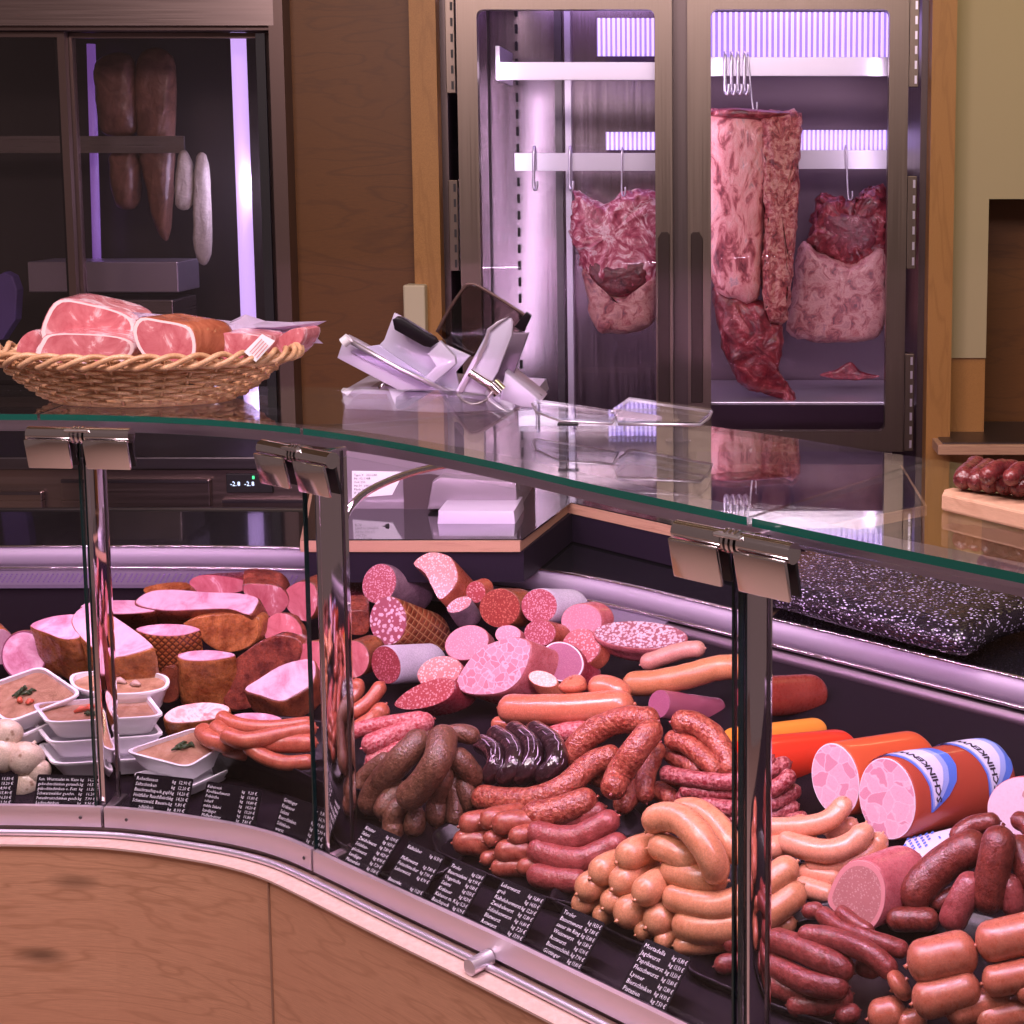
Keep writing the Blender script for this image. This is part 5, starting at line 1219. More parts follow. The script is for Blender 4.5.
KM['scored'] = netm('scored_rind', (0.28, 0.08, 0.02), (0.42, 0.15, 0.045), (0.10, 0.02, 0.008), 75)
salg = 'cut salami logs at the back of the case'
def log(f, cx, cy, rx, ry, rot, h, end, he, sm, cm, label, group=salg, name='salami_log', **kw):
    return chunk(name, f, ell(cx, cy, rx, ry, rot), h, end, he, sm, cm, label, 'sausage', group, **kw)
log('C', 60, 165, 55, 62, 0, .10, (110, 120), .13, KM['brownred'], CM['salami_d'], 'brown-red salami log standing behind the middle post', dome=.3)
log('C', 155, 172, 65, 80, 20, .13, (330, 215), .14, KM['grey'], CM['salami'], 'grey skinned salami log with oval pink cut face, upper left of the heap', dome=.15)
chunk('salami_log', 'C', [(290, 92), (350, 50), (420, 60), (450, 90), (465, 150), (440, 200), (395, 235), (365, 190), (335, 130)], .165, (520, 270), .12, KM['brownred'], CM['salami_b'], 'bright red salami log with slanting angular cut face, highest of the heap', 'sausage', salg, dome=.2, amp=.001)
log('C', 470, 255, 52, 26, -25, .12, (520, 330), .10, KM['grey'], CM['salami'], 'grey skinned salami with small slanting pink face under the highest one', dome=.3)
log('C', 535, 205, 38, 42, 0, .12, (575, 190), .13, KM['brownred'], CM['salami_b'], 'small bright red salami face half hidden at the back')
log('C', 630, 268, 80, 76, 0, .12, (710, 268), .12, KM['brown'], CM['salami_r'], 'rust red salami log with round peppery cut face in brown casing', dome=.15)
log('C', 785, 260, 70, 68, 0, .13, (920, 262), .13, KM['paper'], CM['salami'], 'salami log in white paper casing at the right of the heap top', dome=.1)
log('C', 788, 366, 62, 52, 0, .10, (870, 385), .10, KM['brownred'], CM['salami'], 'small salami log with pink speckled face below the paper wrapped one')
log('C', 952, 320, 80, 68, 0, .10, (1010, 310), .10, KM['pinkskin'], CM['pinkfine'], 'pale pink cooked sausage log with smooth round face at the heap right', name='cooked_sausage_log')
log('C', 950, 420, 74, 70, 0, .085, (1000, 450), .07, KM['brownred'], CM['salami_b'], 'red salami log with round face under the pale pink one')
log('C', 875, 480, 88, 76, 30, .07, (960, 530), .05, KM['darkred'], CM['purple'], 'purple fine sausage log with thin white rim', rim=CM['white'], name='liver_sausage_log')
log('C', 190, 318, 72, 96, 0, .10, (400, 395), .10, KM['netted'], CM['coarse'], 'netted ham salami log with large white fat pieces in its face', dome=.15)
chunk('smoked_ham_piece', 'C', [(20, 290), (60, 280), (110, 285), (118, 330), (100, 370), (40, 370), (15, 340)], .09, (60, 250), .10, KM['crust'], KM['crust'], 'dark red crusted ham lump just right of the middle post', 'ham', amp=.004)
log('C', 55, 470, 60, 72, 0, .075, (140, 440), .09, KM['brown'], CM['raw'], 'cut ham in brown skin half hidden behind the middle post', name='ham_piece', group=None)
log('C', 182, 492, 56, 76, -15, .075, (390, 480), .085, KM['paper'], CM['salami_d'], 'dark salami log with long white paper casing left of the pale slices', dome=.12)
log('C', 500, 405, 88, 66, -20, .095, (540, 440), .06, KM['pinkskin'], CM['pinkfine'], 'pale pink film wrapped sausage face standing above the mosaic ham sausage', name='cooked_sausage_log', dome=.4)
log('C', 392, 520, 88, 60, -15, .085, (440, 570), .06, KM['pinkskin'], CM['salami_b'], 'bright pink salami slice face behind the slanted oval one', dome=.3)
chunk('salami_log', 'C', [(215, 650), (240, 615), (290, 580), (350, 555), (410, 545), (450, 560), (448, 600), (410, 635), (340, 660), (260, 668)], .065, (450, 640), .045, KM['darkred'], CM['salami_b'], 'dark red salami log with slanted oval face in front of the mosaic ham sausage', 'sausage', salg, dome=.25)
chunk('ham_sausage_log', 'C', [(460, 560), (490, 500), (540, 440), (600, 405), (680, 385), (735, 395), (752, 430), (735, 500), (700, 560), (640, 600), (560, 610), (490, 600)], .095, (780, 560), .06, KM['pinkskin'], CM['pinkham'], 'mosaic ham sausage log with the largest pink slanting face at the centre', 'sausage', salg, dome=.25)
log('C', 662, 372, 50, 36, 0, .10, (700, 400), .08, KM['pinkskin'], CM['pinkfine'], 'small pink face peeking above the mosaic ham sausage', name='cooked_sausage_log')
log('C', 770, 465, 14, 42, -10, .07, (840, 495), .07, KM['paper'], CM['white'], 'white paper wrapped sausage end right of the mosaic ham sausage', name='paper_roll')
# flat oval salami and logs at the centre right
chunk('flat_salami', 'D', ell(395, 138, 182, 52, 3), .095, (400, 185), V((0.004, 0.02, -0.045)), KM['pinkskin'], CM['long'], 'long flat oval salami with white speckled face lying face up', 'sausage', salg, normal=V((-0.1, -0.55, 1)), dome=.5, taper=.85)
P = place('D', [(395, 255), (480, 225), (560, 200), (650, 190)], [.075, .08, .085, .09]); sausage('salami_log', P, radm(P[1], 34/K), skin('dusty_pink_casing', (0.55, 0.22, 0.17), (0.68, 0.34, 0.27), 20, .45), 'dusty pink salami log behind the long tan sausage', salg)
P = place('D', [(330, 330), (450, 325), (580, 300), (700, 268), (820, 262)], [.06, .065, .07, .075, .08]); sausage('tan_log', P, radm(P[1], 50/K), skin('tan_casing', (0.55, 0.20, 0.08), (0.66, 0.28, 0.13), 14, .35), 'long tan sausage log running behind the right post', None)
log('D', 470, 410, 42, 56, 10, .055, (720, 440), .06, plain('purple_wrap', (0.34, 0.09, 0.14), .18, 0, 1.0), CM['purple'], 'plastic wrapped purple sausage log above the coarse red sausages', name='wrapped_sausage_log', group=None, dome=.12, amp=.002)
# orange ring sausage
t = 'glossy orange ring sausages'
for lab, pts, r, hs in (('long glossy orange sausage lying level across the centre', [(-160, 425), (-60, 432), (100, 430), (240, 420), (370, 410)], 60, [.07]*5),
                        ('glossy orange sausage end standing upright behind the long one', [(128, 370), (128, 330), (122, 310)], 56, [.08, .095, .105]),
                        ('orange sausage curving right behind the long one', [(190, 345), (270, 345), (350, 385)], 48, [.08, .08, .07])):
    P = place('D', pts, hs); sausage('ring_sausage', P, radm(P[1], r/K), KM['orange'], lab, t, wob=0.01)
log('C', 800, 548, 58, 30, 15, .075, (830, 600), .05, KM['orange'], cutm('orange_cut', (0.78, 0.24, 0.16), (0.86, 0.4, 0.3), 300), 'cut orange sausage end left of the upright orange end', name='ring_sausage', group=t)
P = place('C', [(600, 720), (700, 735), (860, 740), (1000, 735)], [.02]*4); sausage('ring_sausage', P, radm(P[1], 30/K), KM['orange'], 'orange sausage lying low in the shade under the long one', t, wob=0.01)
# right hand rolls
BRK = KM['brick']
log('F', -40, 225, 70, 78, 0, .05, (210, 210), .055, skin('wrapped_dark_red', (0.24, 0.03, 0.02), (0.34, 0.06, 0.04), 12, .28), CM['salami_d'], 'dark red film wrapped sausage roll behind the right post', name='wrapped_roll', group=None, dome=.12)
log('F', -120, 395, 50, 50, 0, .05, (235, 350), .07, KM['yellow'], KM['yellow'], 'amber yellow sausage roll behind the bright red roll', name='amber_roll', group=None, dome=.08)
log('F', -60, 480, 85, 95, 0, .045, (335, 440), .055, KM['redwrap'], KM['redwrap'], 'bright red sausage roll left of the ham faced rolls', name='red_roll', group=None, dome=.10)
log('F', 283, 550, 92, 146, -12, .07, (640, 492), .075, KM['orangewrap'], CM['schinken'], 'orange cased ham sausage roll with swirled pale face', name='ham_sausage_roll', group='ham sausage rolls', dome=.14, rim=CM['white'], rimw=.965, mode='d')
o, surf, PP, cc, ax = log('F', 487, 625, 110, 163, -10, .08, (930, 535), .085, BRK, CM['schinken'], 'large printed ham sausage roll with pale meat face at right', name='ham_sausage_roll', group='ham sausage rolls', dome=.12, rim=CM['white'], rimw=.97, ret=True)
# printed labels that wrap the roll
PB = plain('print_pale_lilac', (0.72, 0.70, 0.92), 0.3, 0, 0.4); PBL = plain('print_blue', (0.10, 0.20, 0.72), 0.3, 0, 0.4); PBM = plain('print_mid_blue', (0.34, 0.42, 0.86), 0.3, 0, 0.4); INK = M['ink']
nP = len(PP)
def uang(deg):
    """outline fraction whose direction from the centre has this picture angle (0 right, 90 up)"""
    best = 0; bd = 9
    for i in range(nP):
        d = PP[i]-cc; f_ = d.y*CP-d.z*SP; a = math.atan2(d.y*SP+d.z*CP, d.x); e = abs((a-math.radians(deg)+math.pi) % (2*math.pi)-math.pi)
        if e < bd: bd = e; best = i
    return best/nP
u0, u1 = uang(-22), uang(118)
if u1 < u0 and (u0-u1) < .5: pass
du = ((u1-u0+0.5) % 1.0)-0.5
def patch(name, shape, mat, off, tfun, seg=40, kids=True):
    """shape: list of (v, t0, t1) strips around the body, v 0..1 from low to high"""
    bm = NB(); prev = None
    for k in range(seg+1):
        v = shape[0][0]+(shape[-1][0]-shape[0][0])*k/seg
        for (va, a0, a1), (vb, b0, b1) in zip(shape, shape[1:]):
            if va <= v <= vb+1e-9: w = (v-va)/(vb-va); t0 = a0+(b0-a0)*w; t1 = a1+(b1-a1)*w; break
        row = [bm.verts.new(surf(u0+du*v, t0+(t1-t0)*j/8+tfun, off)) for j in range(9)]
        if prev:
            for j in range(8): bm.faces.new((prev[j], prev[j+1], row[j+1], row[j]))
        prev = row
    return mk(name, bm, mat, o, True)
for tf in (0.0, 0.53):
    patch('printed_label', [(0.0, .13, .15), (0.12, .12, .28), (0.25, .12, .37), (0.4, .10, .42), (0.55, .07, .43), (0.68, .04, .40), (0.80, .02, .36), (0.9, .0+0.02, .30), (1.0, .02, .25)], PBL, 0.0012, tf)
    patch('printed_label', [(0.03, .14, .15), (0.14, .13, .23), (0.26, .13, .30), (0.4, .11, .34), (0.55, .09, .35), (0.68, .06, .33), (0.80, .04, .29), (0.92, .03, .22)], PBM, 0.0018, tf)
    patch('printed_label', [(0.06, .15, .16), (0.16, .14, .20), (0.28, .14, .25), (0.4, .12, .29), (0.55, .10, .30), (0.68, .07, .28), (0.80, .05, .24), (0.92, .04, .19)], PB, 0.0024, tf)
    vs, fs = textmesh('SCHINKENWURST', 1.0, None, bold=.03); mw = max(x for x, y in vs)
    bm = NB(); q = []
    for x, y in vs:
        v = 0.09+0.95*x/mw; arc = 0.185-0.10*(v-0.1)**2-0.09*max(0, v-.5)
        q.append(bm.verts.new(surf(u0+du*v, arc-0.075*y*0.9+0.02+tf, 0.0032)))
    for f in fs:
        try: bm.faces.new([q[i] for i in f])
        except ValueError: pass
    mk('lettering', bm, INK, o, False)
log('F', 1010, 660, 130, 120, -10, .08, (1150, 640), .08, KM['pinkskin'], mosaic('pistachio_cut', (0.74, 0.56, 0.62), (0.74, 0.58, 0.64), 55, .02, (0.50, 0.26, 0.24), .80), 'pale sausage roll with brown spotted white face at the right edge', name='ham_sausage_roll', group='ham sausage rolls')
# pale printed packet under the roll
ppk = [P3(x, y, ('d', .03)) for x, y in fr('F', [(520, 860), (560, 780), (700, 745), (800, 720), (860, 760), (760, 830), (640, 880)])]
b = NB(); prism(b, ppk, (0, 0, -0.028), 0, 0.004); pk = mk('sausage_packet', b, plain('packet_white', (0.74, 0.66, 0.80), 0.3, 0, .4), None, False, 'white packet with blue diamond print under the printed roll', 'packet')
b = NB(); uu = (ppk[2]-ppk[1]); vv = (ppk[0]-ppk[1])
for i in range(9):
    for j in range(5):
        if (i+j) % 2: continue
        a = ppk[1]+uu*(i*0.085+.03)+vv*(j*0.16+.1)+V((0, 0, .0012)); b.faces.new([b.verts.new(a+uu*x+vv*y) for x, y in ((0, .0), (.05, .08), (.1, 0), (.05, -.08))])
mk('diamond_print', b, PBL, pk, False)
b = NB(); uu2 = (ppk[3]-ppk[1]).normalized(); addtext(b, 'MOZN', 0.028, ppk[1]+uu2*0.055+(ppk[0]-ppk[1])*0.55+V((0, 0, .0012)), uu2, V((-uu2.y, uu2.x, 0))); mk('lettering', b, PBL, pk, False)
chunk('liver_sausage', 'G', [(252, 545), (262, 490), (300, 420), (350, 382), (410, 385), (455, 420), (478, 480), (475, 560), (450, 620), (420, 648), (370, 625), (290, 590)], .06, (575, 440), .055, KM['pinkskin'], CM['pate'], 'cut liver sausage with grey-pink face and thick pale skin', 'sausage', None, rim=plain('pale_pink_rim', (0.66, 0.28, 0.28), .3, 0, .4), rimw=.84, dome=.25)
# ---------------------------------------------------------------- hams at the left
hg = 'smoked ham pieces at the left'
def ham(name, f, face, h, end, he, sm, cm, lab, **kw): return chunk(name, f, face, h, end, he, sm, cm, lab, 'ham', hg, **kw)
DN = V((0, 0, -1))
RIM = plain('purple_ham_rim', (0.22, 0.05, 0.10), .4)
ham('ham_piece', 'A', ell(95, 455, 90, 98, 0), .09, (240, 450), .10, KM['brown'], CM['ham'], 'round boiled ham with dark rim, face turned left, at the far left', rim=RIM, rimw=.93)
ham('ham_piece', 'A', ell(0, 420, 60, 70, 0), .08, (-40, 380), .10, KM['golden'], CM['ham_p'], 'pale ham piece cut by the left frame edge')
ham('ham_piece', 'A', [(120, 340), (180, 310), (260, 296), (310, 300), (330, 340), (310, 385), (250, 392), (190, 370)], .16, (0, 0), V((0.01, 0.03, -.10)), KM['golden'], CM['ham'], 'golden brown ham block with pink top left of the tallest golden ham', normal=V((-.1, -.6, 1)), dome=.15, amp=.002)
ham('ham_piece', 'A', [(285, 310), (320, 268), (370, 262), (430, 290), (520, 350), (590, 405), (590, 430), (450, 465), (370, 430), (300, 360)], .165, (0, 0), V((0.0, 0.03, -.085)), KM['golden'], CM['ham_p'], 'large golden ham with broad triangular pink top beside the left post', normal=V((-.15, -.75, 1)), dome=.15, amp=.002)
ham('ham_piece', 'A', [(318, 262), (400, 242), (560, 242), (628, 262), (600, 282), (480, 292), (380, 285)], .17, (0, 0), V((0.01, 0.05, -.05)), KM['brown'], CM['ham_p'], 'flat pink topped ham slab at the back behind the golden ham', normal=V((0, -.25, 1)), dome=.15)
ham('ham_piece', 'A', [(535, 240), (590, 205), (680, 198), (820, 208), (940, 212), (1015, 230), (1010, 262), (980, 295), (900, 272), (780, 275), (650, 278), (560, 262)], .175, (0, 0), V((0.01, 0.04, -.06)), KM['brown'], CM['ham_p'], 'longest pink topped ham slab lying across the back', normal=V((0, -.45, 1)), dome=.15, amp=.001)
ham('ham_piece', 'A', [(570, 190), (650, 172), (735, 170), (745, 195), (640, 205), (580, 212)], .17, (0, 0), V((0.01, 0.06, -.05)), KM['golden'], KM['golden'], 'golden rind of a ham showing above the longest slab', normal=V((0, -.3, 1)))
ham('ham_piece', 'B', [(40, 160), (90, 138), (170, 142), (250, 160), (260, 195), (200, 210), (100, 215), (45, 205)], .16, (300, 165), .15, KM['darkred'], CM['raw'], 'dark reddish raw ham lying at the very back', amp=.002)
ham('ham_piece', 'B', [(250, 180), (330, 175), (400, 190), (430, 240), (400, 285), (350, 300), (320, 270), (270, 240)], .14, (350, 160), .15, KM['crust'], CM['raw'], 'raw red ham with white fat edge left of the middle post', amp=.002)
ham('ham_piece', 'B', [(415, 200), (470, 165), (530, 180), (540, 260), (500, 320), (440, 290), (410, 240)], .13, (560, 200), .14, KM['brown'], CM['raw'], 'raw ham with rounded face partly behind the middle post')
ham('ham_piece', 'A', [(535, 352), (620, 335), (720, 336), (785, 352), (770, 362), (700, 378), (600, 375)], .15, (0, 0), V((0.0, 0.015, -.085)), KM['scored'], CM['ham'], 'ham block with diamond scored golden rind and pink top', normal=V((0, -.18, 1)), dome=.12)
ham('ham_piece', 'A', [(725, 330), (800, 302), (900, 294), (1000, 300), (1020, 330), (1015, 385), (960, 430), (880, 440), (810, 405), (770, 350)], .135, (950, 330), .125, KM['golden'], KM['golden'], 'golden brown wedge of smoked ham under the longest slab', amp=.003, dome=.5)
ham('ham_piece', 'A', [(700, 455), (760, 440), (850, 438), (925, 452), (900, 464), (820, 476), (730, 474)], .12, (0, 0), V((0.0, 0.012, -.10)), KM['golden'], CM['ham'], 'upright golden smoked ham block with pink top right of the scored one', normal=V((0, -.2, 1)), dome=.1, amp=.002)
ham('ham_piece', 'B', [(170, 560), (200, 490), (260, 440), (330, 400), (400, 380), (470, 400), (470, 470), (420, 560), (330, 640), (230, 670), (175, 640)], .085, (380, 480), .10, KM['crust'], KM['crust'], 'dark crusted smoked ham knuckle at the centre left', amp=.008, nsc=35, dome=.6)
ham('ham_piece', 'B', [(330, 330), (380, 290), (440, 300), (480, 350), (470, 400), (400, 410), (340, 390)], .12, (440, 360), .12, KM['crust'], CM['raw'], 'shaded raw ham lump above the crusted knuckle', amp=.005, dome=.6)
ham('ham_piece', 'B', [(255, 590), (310, 550), (390, 500), (470, 475), (530, 478), (525, 560), (440, 620), (390, 636), (320, 615)], .09, (0, 0), V((0.01, 0.015, -.05)), KM['brown'], CM['ham_p'], 'pink topped wedge of smoked ham touching the middle post', normal=V((-.1, -.7, 1)), dome=.15, amp=.003)
ham('ham_piece', 'B', [(455, 430), (520, 400), (580, 420), (600, 520), (560, 600), (480, 560), (450, 500)], .09, (560, 480), .09, KM['brown'], CM['raw'], 'purple-red raw ham piece behind the middle post')
ham('rolled_ham', 'A', [(650, 690), (700, 658), (800, 642), (880, 650), (905, 668), (880, 695), (790, 715), (700, 722), (655, 712)], .06, (0, 0), V((0, 0.01, -.035)), KM['golden'], CM['roll'], 'rolled pork belly slice with spiral face beside the food trays', normal=V((0, -.5, 1)), dome=.15)
ham('ham_piece', 'B', [(210, 695), (260, 684), (340, 686), (400, 705), (380, 722), (300, 725)], .075, (0, 0), V((0, 0.01, -.03)), KM['brown'], CM['ham'], 'small pink ham slice behind the bundled frankfurters', normal=V((0, -.4, 1)), dome=.2)
ham('ham_piece', 'A', [(640, 520), (680, 500), (700, 540), (700, 620), (650, 640), (625, 600)], .06, (680, 560), .06, KM['brown'], KM['brown'], 'dark brown ham piece in shade between bowl and upright block', dome=.4, amp=.004)
# ---------------------------------------------------------------- white food trays
def tray(name, f, rim, h, depth, label, fill=None, bits=(), filmed=True, normal=V((0, -.15, 1)), shrink=.80, grp='white plastic food trays', liph=.006):
    rim = fr(f, rim); cx = sum(p[0] for p in rim)/len(rim); cy = sum(p[1] for p in rim)/len(rim); c = ond(cx, cy, h); n = normal.normalized()
    P = [EYE+ray(x, y)*((c-EYE).dot(n)/ray(x, y).dot(n)) for x, y in rim]
    if len(P) == 4:
        Q = []
        for i in range(4):
            a, p0, b_ = P[i-1], P[i], P[(i+1) % 4]; s0 = p0.lerp(a, .16); s1 = p0.lerp(b_, .16)
            for k in range(6): t = k/5; Q.append(s0*(1-t)**2+p0*2*t*(1-t)+s1*t*t)
            Q += [s1.lerp(P[(i+1) % 4].lerp(p0, .16), f) for f in (.33, .66)]
        P = Q
    else: P = catmull(P, 5, True)
    c = sum(P, V())/len(P); m = len(P)
    bm = NB(); rs = []
    for s, dz in ((1.0, 0), (1.0, .004), (.93, .004), (.93, .0), (shrink+.02, -depth+.003), (shrink+.02, -depth+.002)):
        rs.append([bm.verts.new(c+(p-c)*s+n*dz) for p in P])
    outer = [[bm.verts.new(c+(p-c)*s+n*dz) for p in P] for s, dz in ((.96, -.003), (shrink, -depth))]
    def br(a, b_):
        for i in range(m): bm.faces.new((a[i], a[(i+1) % m], b_[(i+1) % m], b_[i]))
    for a, b_ in zip(rs[:5], rs[1:5]): br(a, b_)
    bm.faces.new(rs[4]); 
    for v in rs[5]: bm.verts.remove(v)
    br(rs[0], outer[0]); br(outer[0], outer[1]); bm.faces.new(outer[1][::-1])
    o = mk(name, bm, M['white_plastic'], None, True, label, 'food tray', grp, auto=35)
    if fill:
        bm = NB(); vs = [bm.verts.new(c+(p-c)*.925-n*.004+n*noise.noise(p*60)*.002) for p in P]; bm.faces.new(vs)
        r = bmesh.ops.poke(bm, faces=bm.faces[:]); mk('food', bm, fill, o, True)
        for nm, mt, items in bits:
            bm = NB()
            for (u, v_, sz) in items:
                q = c+(P[0]-c)*u+(P[m//4]-c)*v_-n*.001
                for k in range(3):
                    dd = V((random.uniform(-1, 1), random.uniform(-1, 1), .1))*sz; tube(bm, [q-dd, q+V((0, 0, .003)), q+dd], [sz*.2, sz*.45, sz*.2], 6)
            mk(nm, bm, mt, o)
        if filmed:
            bm = NB(); bm.faces.new([bm.verts.new(c+(p-c)*.97+n*.0045) for p in P]); mk('cling_film', bm, M['film'], o, False)
    return o
SOUP = meatm('tan_aspic', [(0.3, (0.26, 0.13, 0.07)), (0.55, (0.46, 0.27, 0.16)), (0.75, (0.58, 0.42, 0.30))], 34, .5, .25, .1)
HERB = plain('dark_green_herb', (0.025, 0.06, 0.015), .5); TOM = plain('red_pepper_bit', (0.62, 0.12, 0.06), .35); MUSH = plain('meat_bits', (0.50, 0.34, 0.28), .4)
bit = (('herb_garnish', HERB, [(.1, .2, .008), (.0, .05, .008), (.15, .1, .007), (.05, .3, .006), (.2, 0, .007), (-.1, .15, .007)]), ('pepper_garnish', TOM, [(.1, -.25, .012), (-.1, -.3, .010)]))
tray('food_tray', 'A', [(-120, 600), (165, 500), (330, 612), (30, 728)], .105, .035, 'white food tray of tan aspic with herbs, tilted toward the glass at far left', SOUP, bit, normal=V((.05, -.45, 1)))
tray('food_tray', 'A', [(-120, 700), (160, 620), (310, 680), (60, 790)], .06, .03, 'empty looking white tray under the tilted tray at far left', None)
tray('food_bowl', 'A', [(275, 555), (300, 532), (400, 522), (560, 522), (650, 540), (668, 570), (640, 595), (540, 612), (400, 612), (300, 590)], .10, .04, 'oval white bowl of meat salad behind the left post', SOUP, (('meat_bits', MUSH, [(.3, .1, .014), (.0, .2, .014), (-.3, 0, .014), (.4, -.2, .012)]),), filmed=False)
tray('food_tray', 'A', [(185, 728), (650, 700), (585, 615), (125, 650)], .095, .032, 'white film covered tray with herbs and red pepper, top of the middle stack', SOUP, bit)
tray('food_tray', 'A', [(195, 808), (650, 775), (590, 695), (122, 720)], .060, .030, 'white tray directly under the top tray of the middle stack', None)
tray('food_tray', 'A', [(210, 892), (700, 860), (640, 790), (145, 805)], .03, .028, 'white tray at the bottom of the middle stack above the price card', None)
tray('food_tray', 'A', [(485, 838), (775, 742), (930, 785), (740, 905)], .062, .035, 'white film covered tray with tan aspic right of the left post', SOUP, (bit[0],), normal=V((.0, -.35, 1)))
tray('food_tray', 'A', [(510, 930), (800, 860), (930, 900), (740, 985)], .02, .018, 'white tray lying under the right hand film covered tray', None)
# pale round sausages in skin at far left
WP = skin('pale_bologna', (0.66, 0.50, 0.36), (0.80, 0.66, 0.55), 12, .3, 60, .1, .6, spots=((0.22, 0.10, 0.05), 60, .10))
for x, y, r, h, lab in ((105, 855, 56, .045, 'pale speckled round white pudding in front, right of the pair'), (10, 840, 60, .05, 'pale round white pudding at the left frame edge'), (28, 760, 50, .08, 'pale round white pudding on top at far left'), (150, 905, 42, .02, 'small pale pudding end low beside the wide price card'), (105, 960, 46, .0, 'tan round pudding half behind the wide price card')):
    (px, py), = fr('A', [(x, y)]); c = ond(px, py, h); rr = radm(c, r/K)*1.22
    sausage('white_pudding', [c+V((-.3*rr, .3*rr, -rr*.7)), c, c+V((.2*rr, rr*.5, rr*.6))], rr, WP, lab, 'pale round puddings at the far left', cat='sausage', wob=.06, wsc=25)
# ---------------------------------------------------------------- black sausage tub and trays
def blacktray(pts, h, hh, label, f='', name='black_tray', bulge=0.9):
    P = [ond(x, y, h) for x, y in fr(f, pts)]; P = catmull(P, 5, True); c = sum(P, V())/len(P); m = len(P); bm = NB()
    def ring(s, dz): return [bm.verts.new(c+(p-c)*s+V((0, 0, dz))) for p in P]
    rs = [ring(.94, -hh), ring(1.0, -.002), ring(1.01, .001), ring(.99, .003), ring(.965, 0), ring(.90, -hh+.004)]
    for a, b_ in zip(rs, rs[1:]):
        for i in range(m): bm.faces.new((a[i], a[(i+1) % m], b_[(i+1) % m], b_[i]))
    bm.faces.new(rs[0][::-1]); bm.faces.new(rs[-1]); return mk(name, bm, M['tray_black'], None, True, label, 'tray', 'black plastic sausage trays')
blacktray([(206, 745), (240, 752), (290, 768), (330, 785), (390, 790), (400, 750), (340, 725), (260, 718)], .055, .05, 'black plastic tub holding the thin frankfurters', name='black_tub')
blacktray([(435, 848), (445, 856), (500, 880), (560, 902), (620, 905), (660, 860), (620, 800), (520, 800), (440, 828)], .018, .02, 'black plastic tray under the red sausages at the centre')
blacktray([(552, 892), (575, 912), (640, 945), (690, 952), (760, 935), (850, 900), (840, 860), (740, 830), (620, 850)], .016, .02, 'black plastic tray under the tan bockwurst heap')
blacktray([(688, 960), (720, 985), (830, 1025), (900, 1040), (1080, 1010), (1060, 940), (900, 900), (760, 915)], .010, .014, 'black plastic tray under the thin dark sausages at bottom right')
blacktray([(345, 838), (360, 860), (420, 880), (470, 850), (480, 800), (400, 770), (350, 790)], .010, .012, 'black plastic tray under the brown arched sausages')
# ---------------------------------------------------------------- sparkling black slab on the rear worktop
zl = 0.865
sp = [onz(x, y, zl) for x, y in ((758, 600), (790, 612), (860, 632), (930, 650), (968, 657), (1000, 640), (1080, 612), (1060, 590), (960, 575), (850, 562), (790, 572))]
bm = NB(); P_ = catmull(sp, 4, True); c = sum(P_, V())/len(P_); rs = []
for s, dz in ((.97, 0), (1.0, .012), (.99, .030), (.95, .040), (.7, .043), (.35, .042)):
    rs.append([bm.verts.new(c+(p-c)*s+V((0, 0, dz+(noise.noise(p*25+V((s*3, 0, 0)))*.004 if dz else 0)))) for p in P_])
for a, b_ in zip(rs, rs[1:]):
    for i in range(len(P_)): bm.faces.new((a[i], a[(i+1) % len(P_)], b_[(i+1) % len(P_)], b_[i]))
bm.faces.new(rs[0][::-1]); bm.faces.new(rs[-1])
m, nt, b = newmat('sparkling_black_film'); v = coords(nt)
d = voro(nt, coords(nt, (1, 1, 2)), 120); d2 = noiset(nt, v, 60, 3)
mm = nt.nodes.new('ShaderNodeMath'); mm.operation = 'MULTIPLY_ADD'; mm.inputs[1].default_value = 0.5; nt.links.new(d2, mm.inputs[0]); nt.links.new(d, mm.inputs[2])
nt.links.new(ramp(nt, mm.outputs[0], [(0.46, (0.66, 0.58, 0.84)), (0.53, (0.012, 0.008, 0.014))]), b.inputs['Base Color']); b.inputs['Roughness'].default_value = 0.25; b.inputs['Coat Weight'].default_value = .5; bump(nt, b, d, .5, .004)
mk('black_slab', bm, m, None, True, 'black slab flecked with white specks on the rear worktop at right', 'meat slab')
# ---------------------------------------------------------------- packed ham in the basket
def ypiece(name, face, Y, axis, sm, cm, label, group='packed ham pieces in the basket', **kw):
    return chunk(name, '', face, Y, None, V(axis), sm, cm, label, 'ham', group, mode='y', **kw)
RW = meatm('film_wrapped_ham', [(0.30, (0.46, 0.11, 0.13)), (0.50, (0.64, 0.24, 0.27)), (0.60, (0.86, 0.62, 0.68)), (0.70, (0.60, 0.22, 0.25))], 20, 1.6, 0.12, 0.3)
RB = meatm('brown_ham_skin', [(0.35, (0.26, 0.06, 0.03)), (0.60, (0.48, 0.15, 0.08))], 16, .8, .15, .4)
FATR = plain('white_fat_rim', (0.90, 0.66, 0.66), .25, 0, .5)
ypiece('packed_ham', [(42, 338), (46, 316), (60, 300), (90, 304), (120, 312), (134, 322), (132, 336), (100, 338), (70, 334)], 2.60, (0.0, 0.12, 0.004), RW, CM['raw'], 'film wrapped ham half lying uppermost at the left of the basket', rim=FATR, rimw=.90, dome=.3)
ypiece('packed_ham', [(40, 362), (41, 342), (52, 334), (90, 334), (120, 337), (134, 344), (131, 356), (110, 364)], 2.52, (0.0, 0.12, 0.0), RW, CM['raw'], 'film wrapped ham half with long cut face, lower front left of the basket', rim=FATR, rimw=.90, dome=.3)
ypiece('packed_ham', [(133, 332), (140, 318), (160, 320), (185, 325), (194, 334), (196, 352), (188, 364), (160, 362), (142, 354)], 2.50, (0.05, 0.10, 0.0), RB, CM['raw'], 'ham half with brown skin and veined face at the middle of the basket', rim=FATR, rimw=.88, dome=.4)
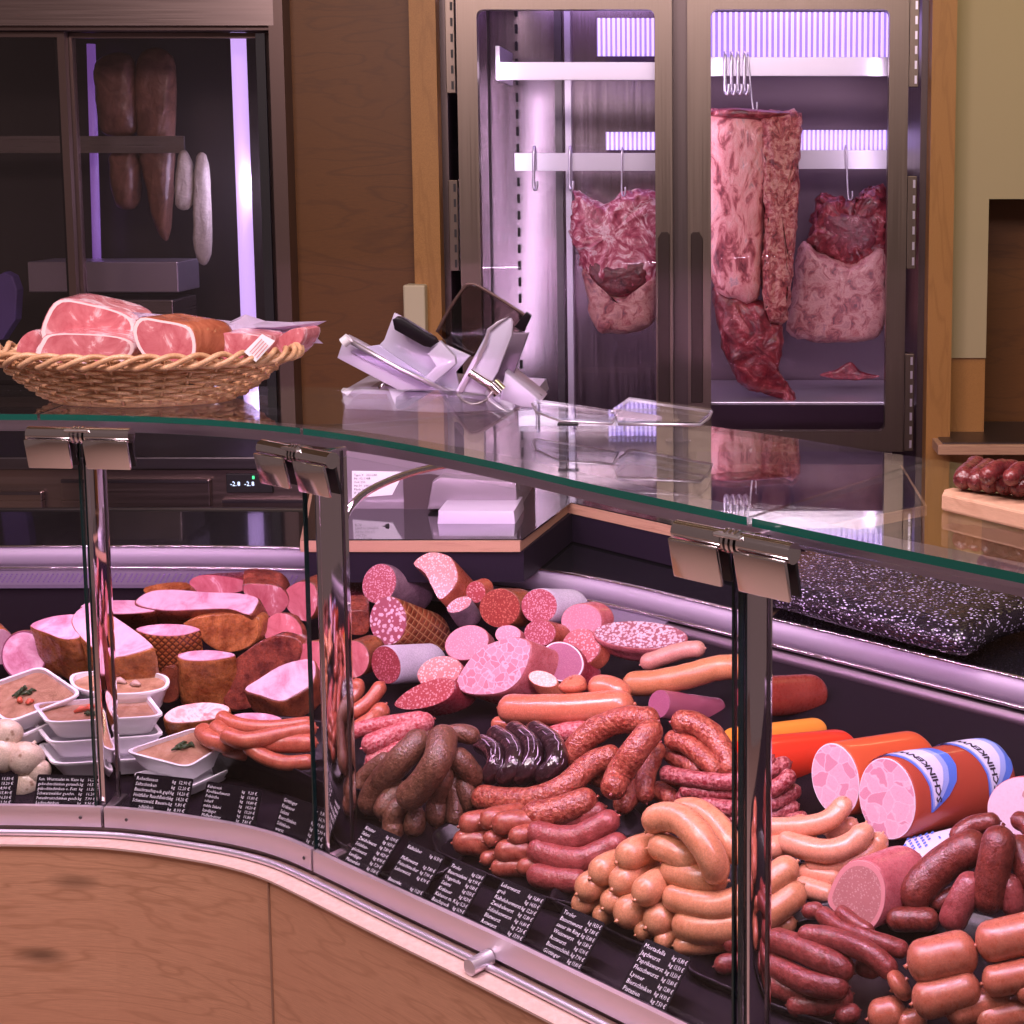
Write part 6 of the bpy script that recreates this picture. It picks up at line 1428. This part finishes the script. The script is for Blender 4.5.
ypiece('packed_ham', [(18, 356), (20, 340), (32, 331), (42, 338), (42, 360)], 2.60, (0.0, 0.1, 0.0), RW, CM['raw'], 'small ham end at the far left of the basket', dome=.3)
ypiece('packed_ham', [(205, 364), (206, 345), (214, 334), (240, 334), (262, 338), (258, 352), (240, 364)], 2.56, (0.02, 0.1, 0.0), RW, CM['raw'], 'film wrapped pink ham slices right of the middle ham', dome=.3)
ypiece('packed_ham', [(262, 362), (272, 344), (290, 330), (304, 330), (300, 344), (285, 358)], 2.62, (0.02, 0.06, 0.0), RW, CM['raw'], 'flat film wrapped ham slices at the right end of the basket', dome=.3)
# crumpled plastic wrapping
bm = NB(); Pw = [ony(x, y, 2.66) for x, y in ((100, 318), (112, 309), (150, 312), (196, 318), (228, 322), (246, 314), (262, 322), (290, 322), (324, 322), (308, 330), (322, 344), (304, 342), (300, 358), (240, 362), (180, 352), (120, 340))]
cw = sum(Pw, V())/len(Pw); prev = None
for s in (1, .75, .5, .25):
    ring = [bm.verts.new(cw+(p-cw)*s+V((0, (noise.noise(p*30+V((s*9, 0, 0))))*.04-.03*(1-s), 0))) for p in Pw]
    if prev:
        for i in range(len(ring)): bm.faces.new((prev[i], prev[(i+1) % len(ring)], ring[(i+1) % len(ring)], ring[i]))
    prev = ring
bm.faces.new(prev); bmesh.ops.solidify(bm, geom=bm.faces[:], thickness=0.0015)
wp = mk('plastic_wrapping', bm, plain('milky_film', (0.78, 0.66, 0.86), 0.2, 0, .7), None, False, 'crumpled milky plastic wrapping sticking out of the basket at right', 'wrapping')
b = NB(); prism(b, [ony(x, y, 2.50) for x, y in ((244, 352), (262, 334), (275, 341), (256, 362))], (0, 0.001, 0)); lb = mk('product_label', b, M['paper'], None, False, 'tilted white price sticker on the packed ham at the basket right', 'sticker')
b = NB()
for i in range(4):
    q0 = ony(250+i*2.2, 352+i*2.0, 2.4985); q1 = ony(262+i*2.0, 339+i*2.0, 2.4985); d = (q1-q0); e = V((d.z, 0, -d.x)).normalized()*.0006
    b.faces.new([b.verts.new(q) for q in (q0-e, q1-e, q1+e, q0+e)])
mk('printed_lines', b, plain('sticker_red', (0.6, .15, .15), .5), lb, False, kind='stuff')
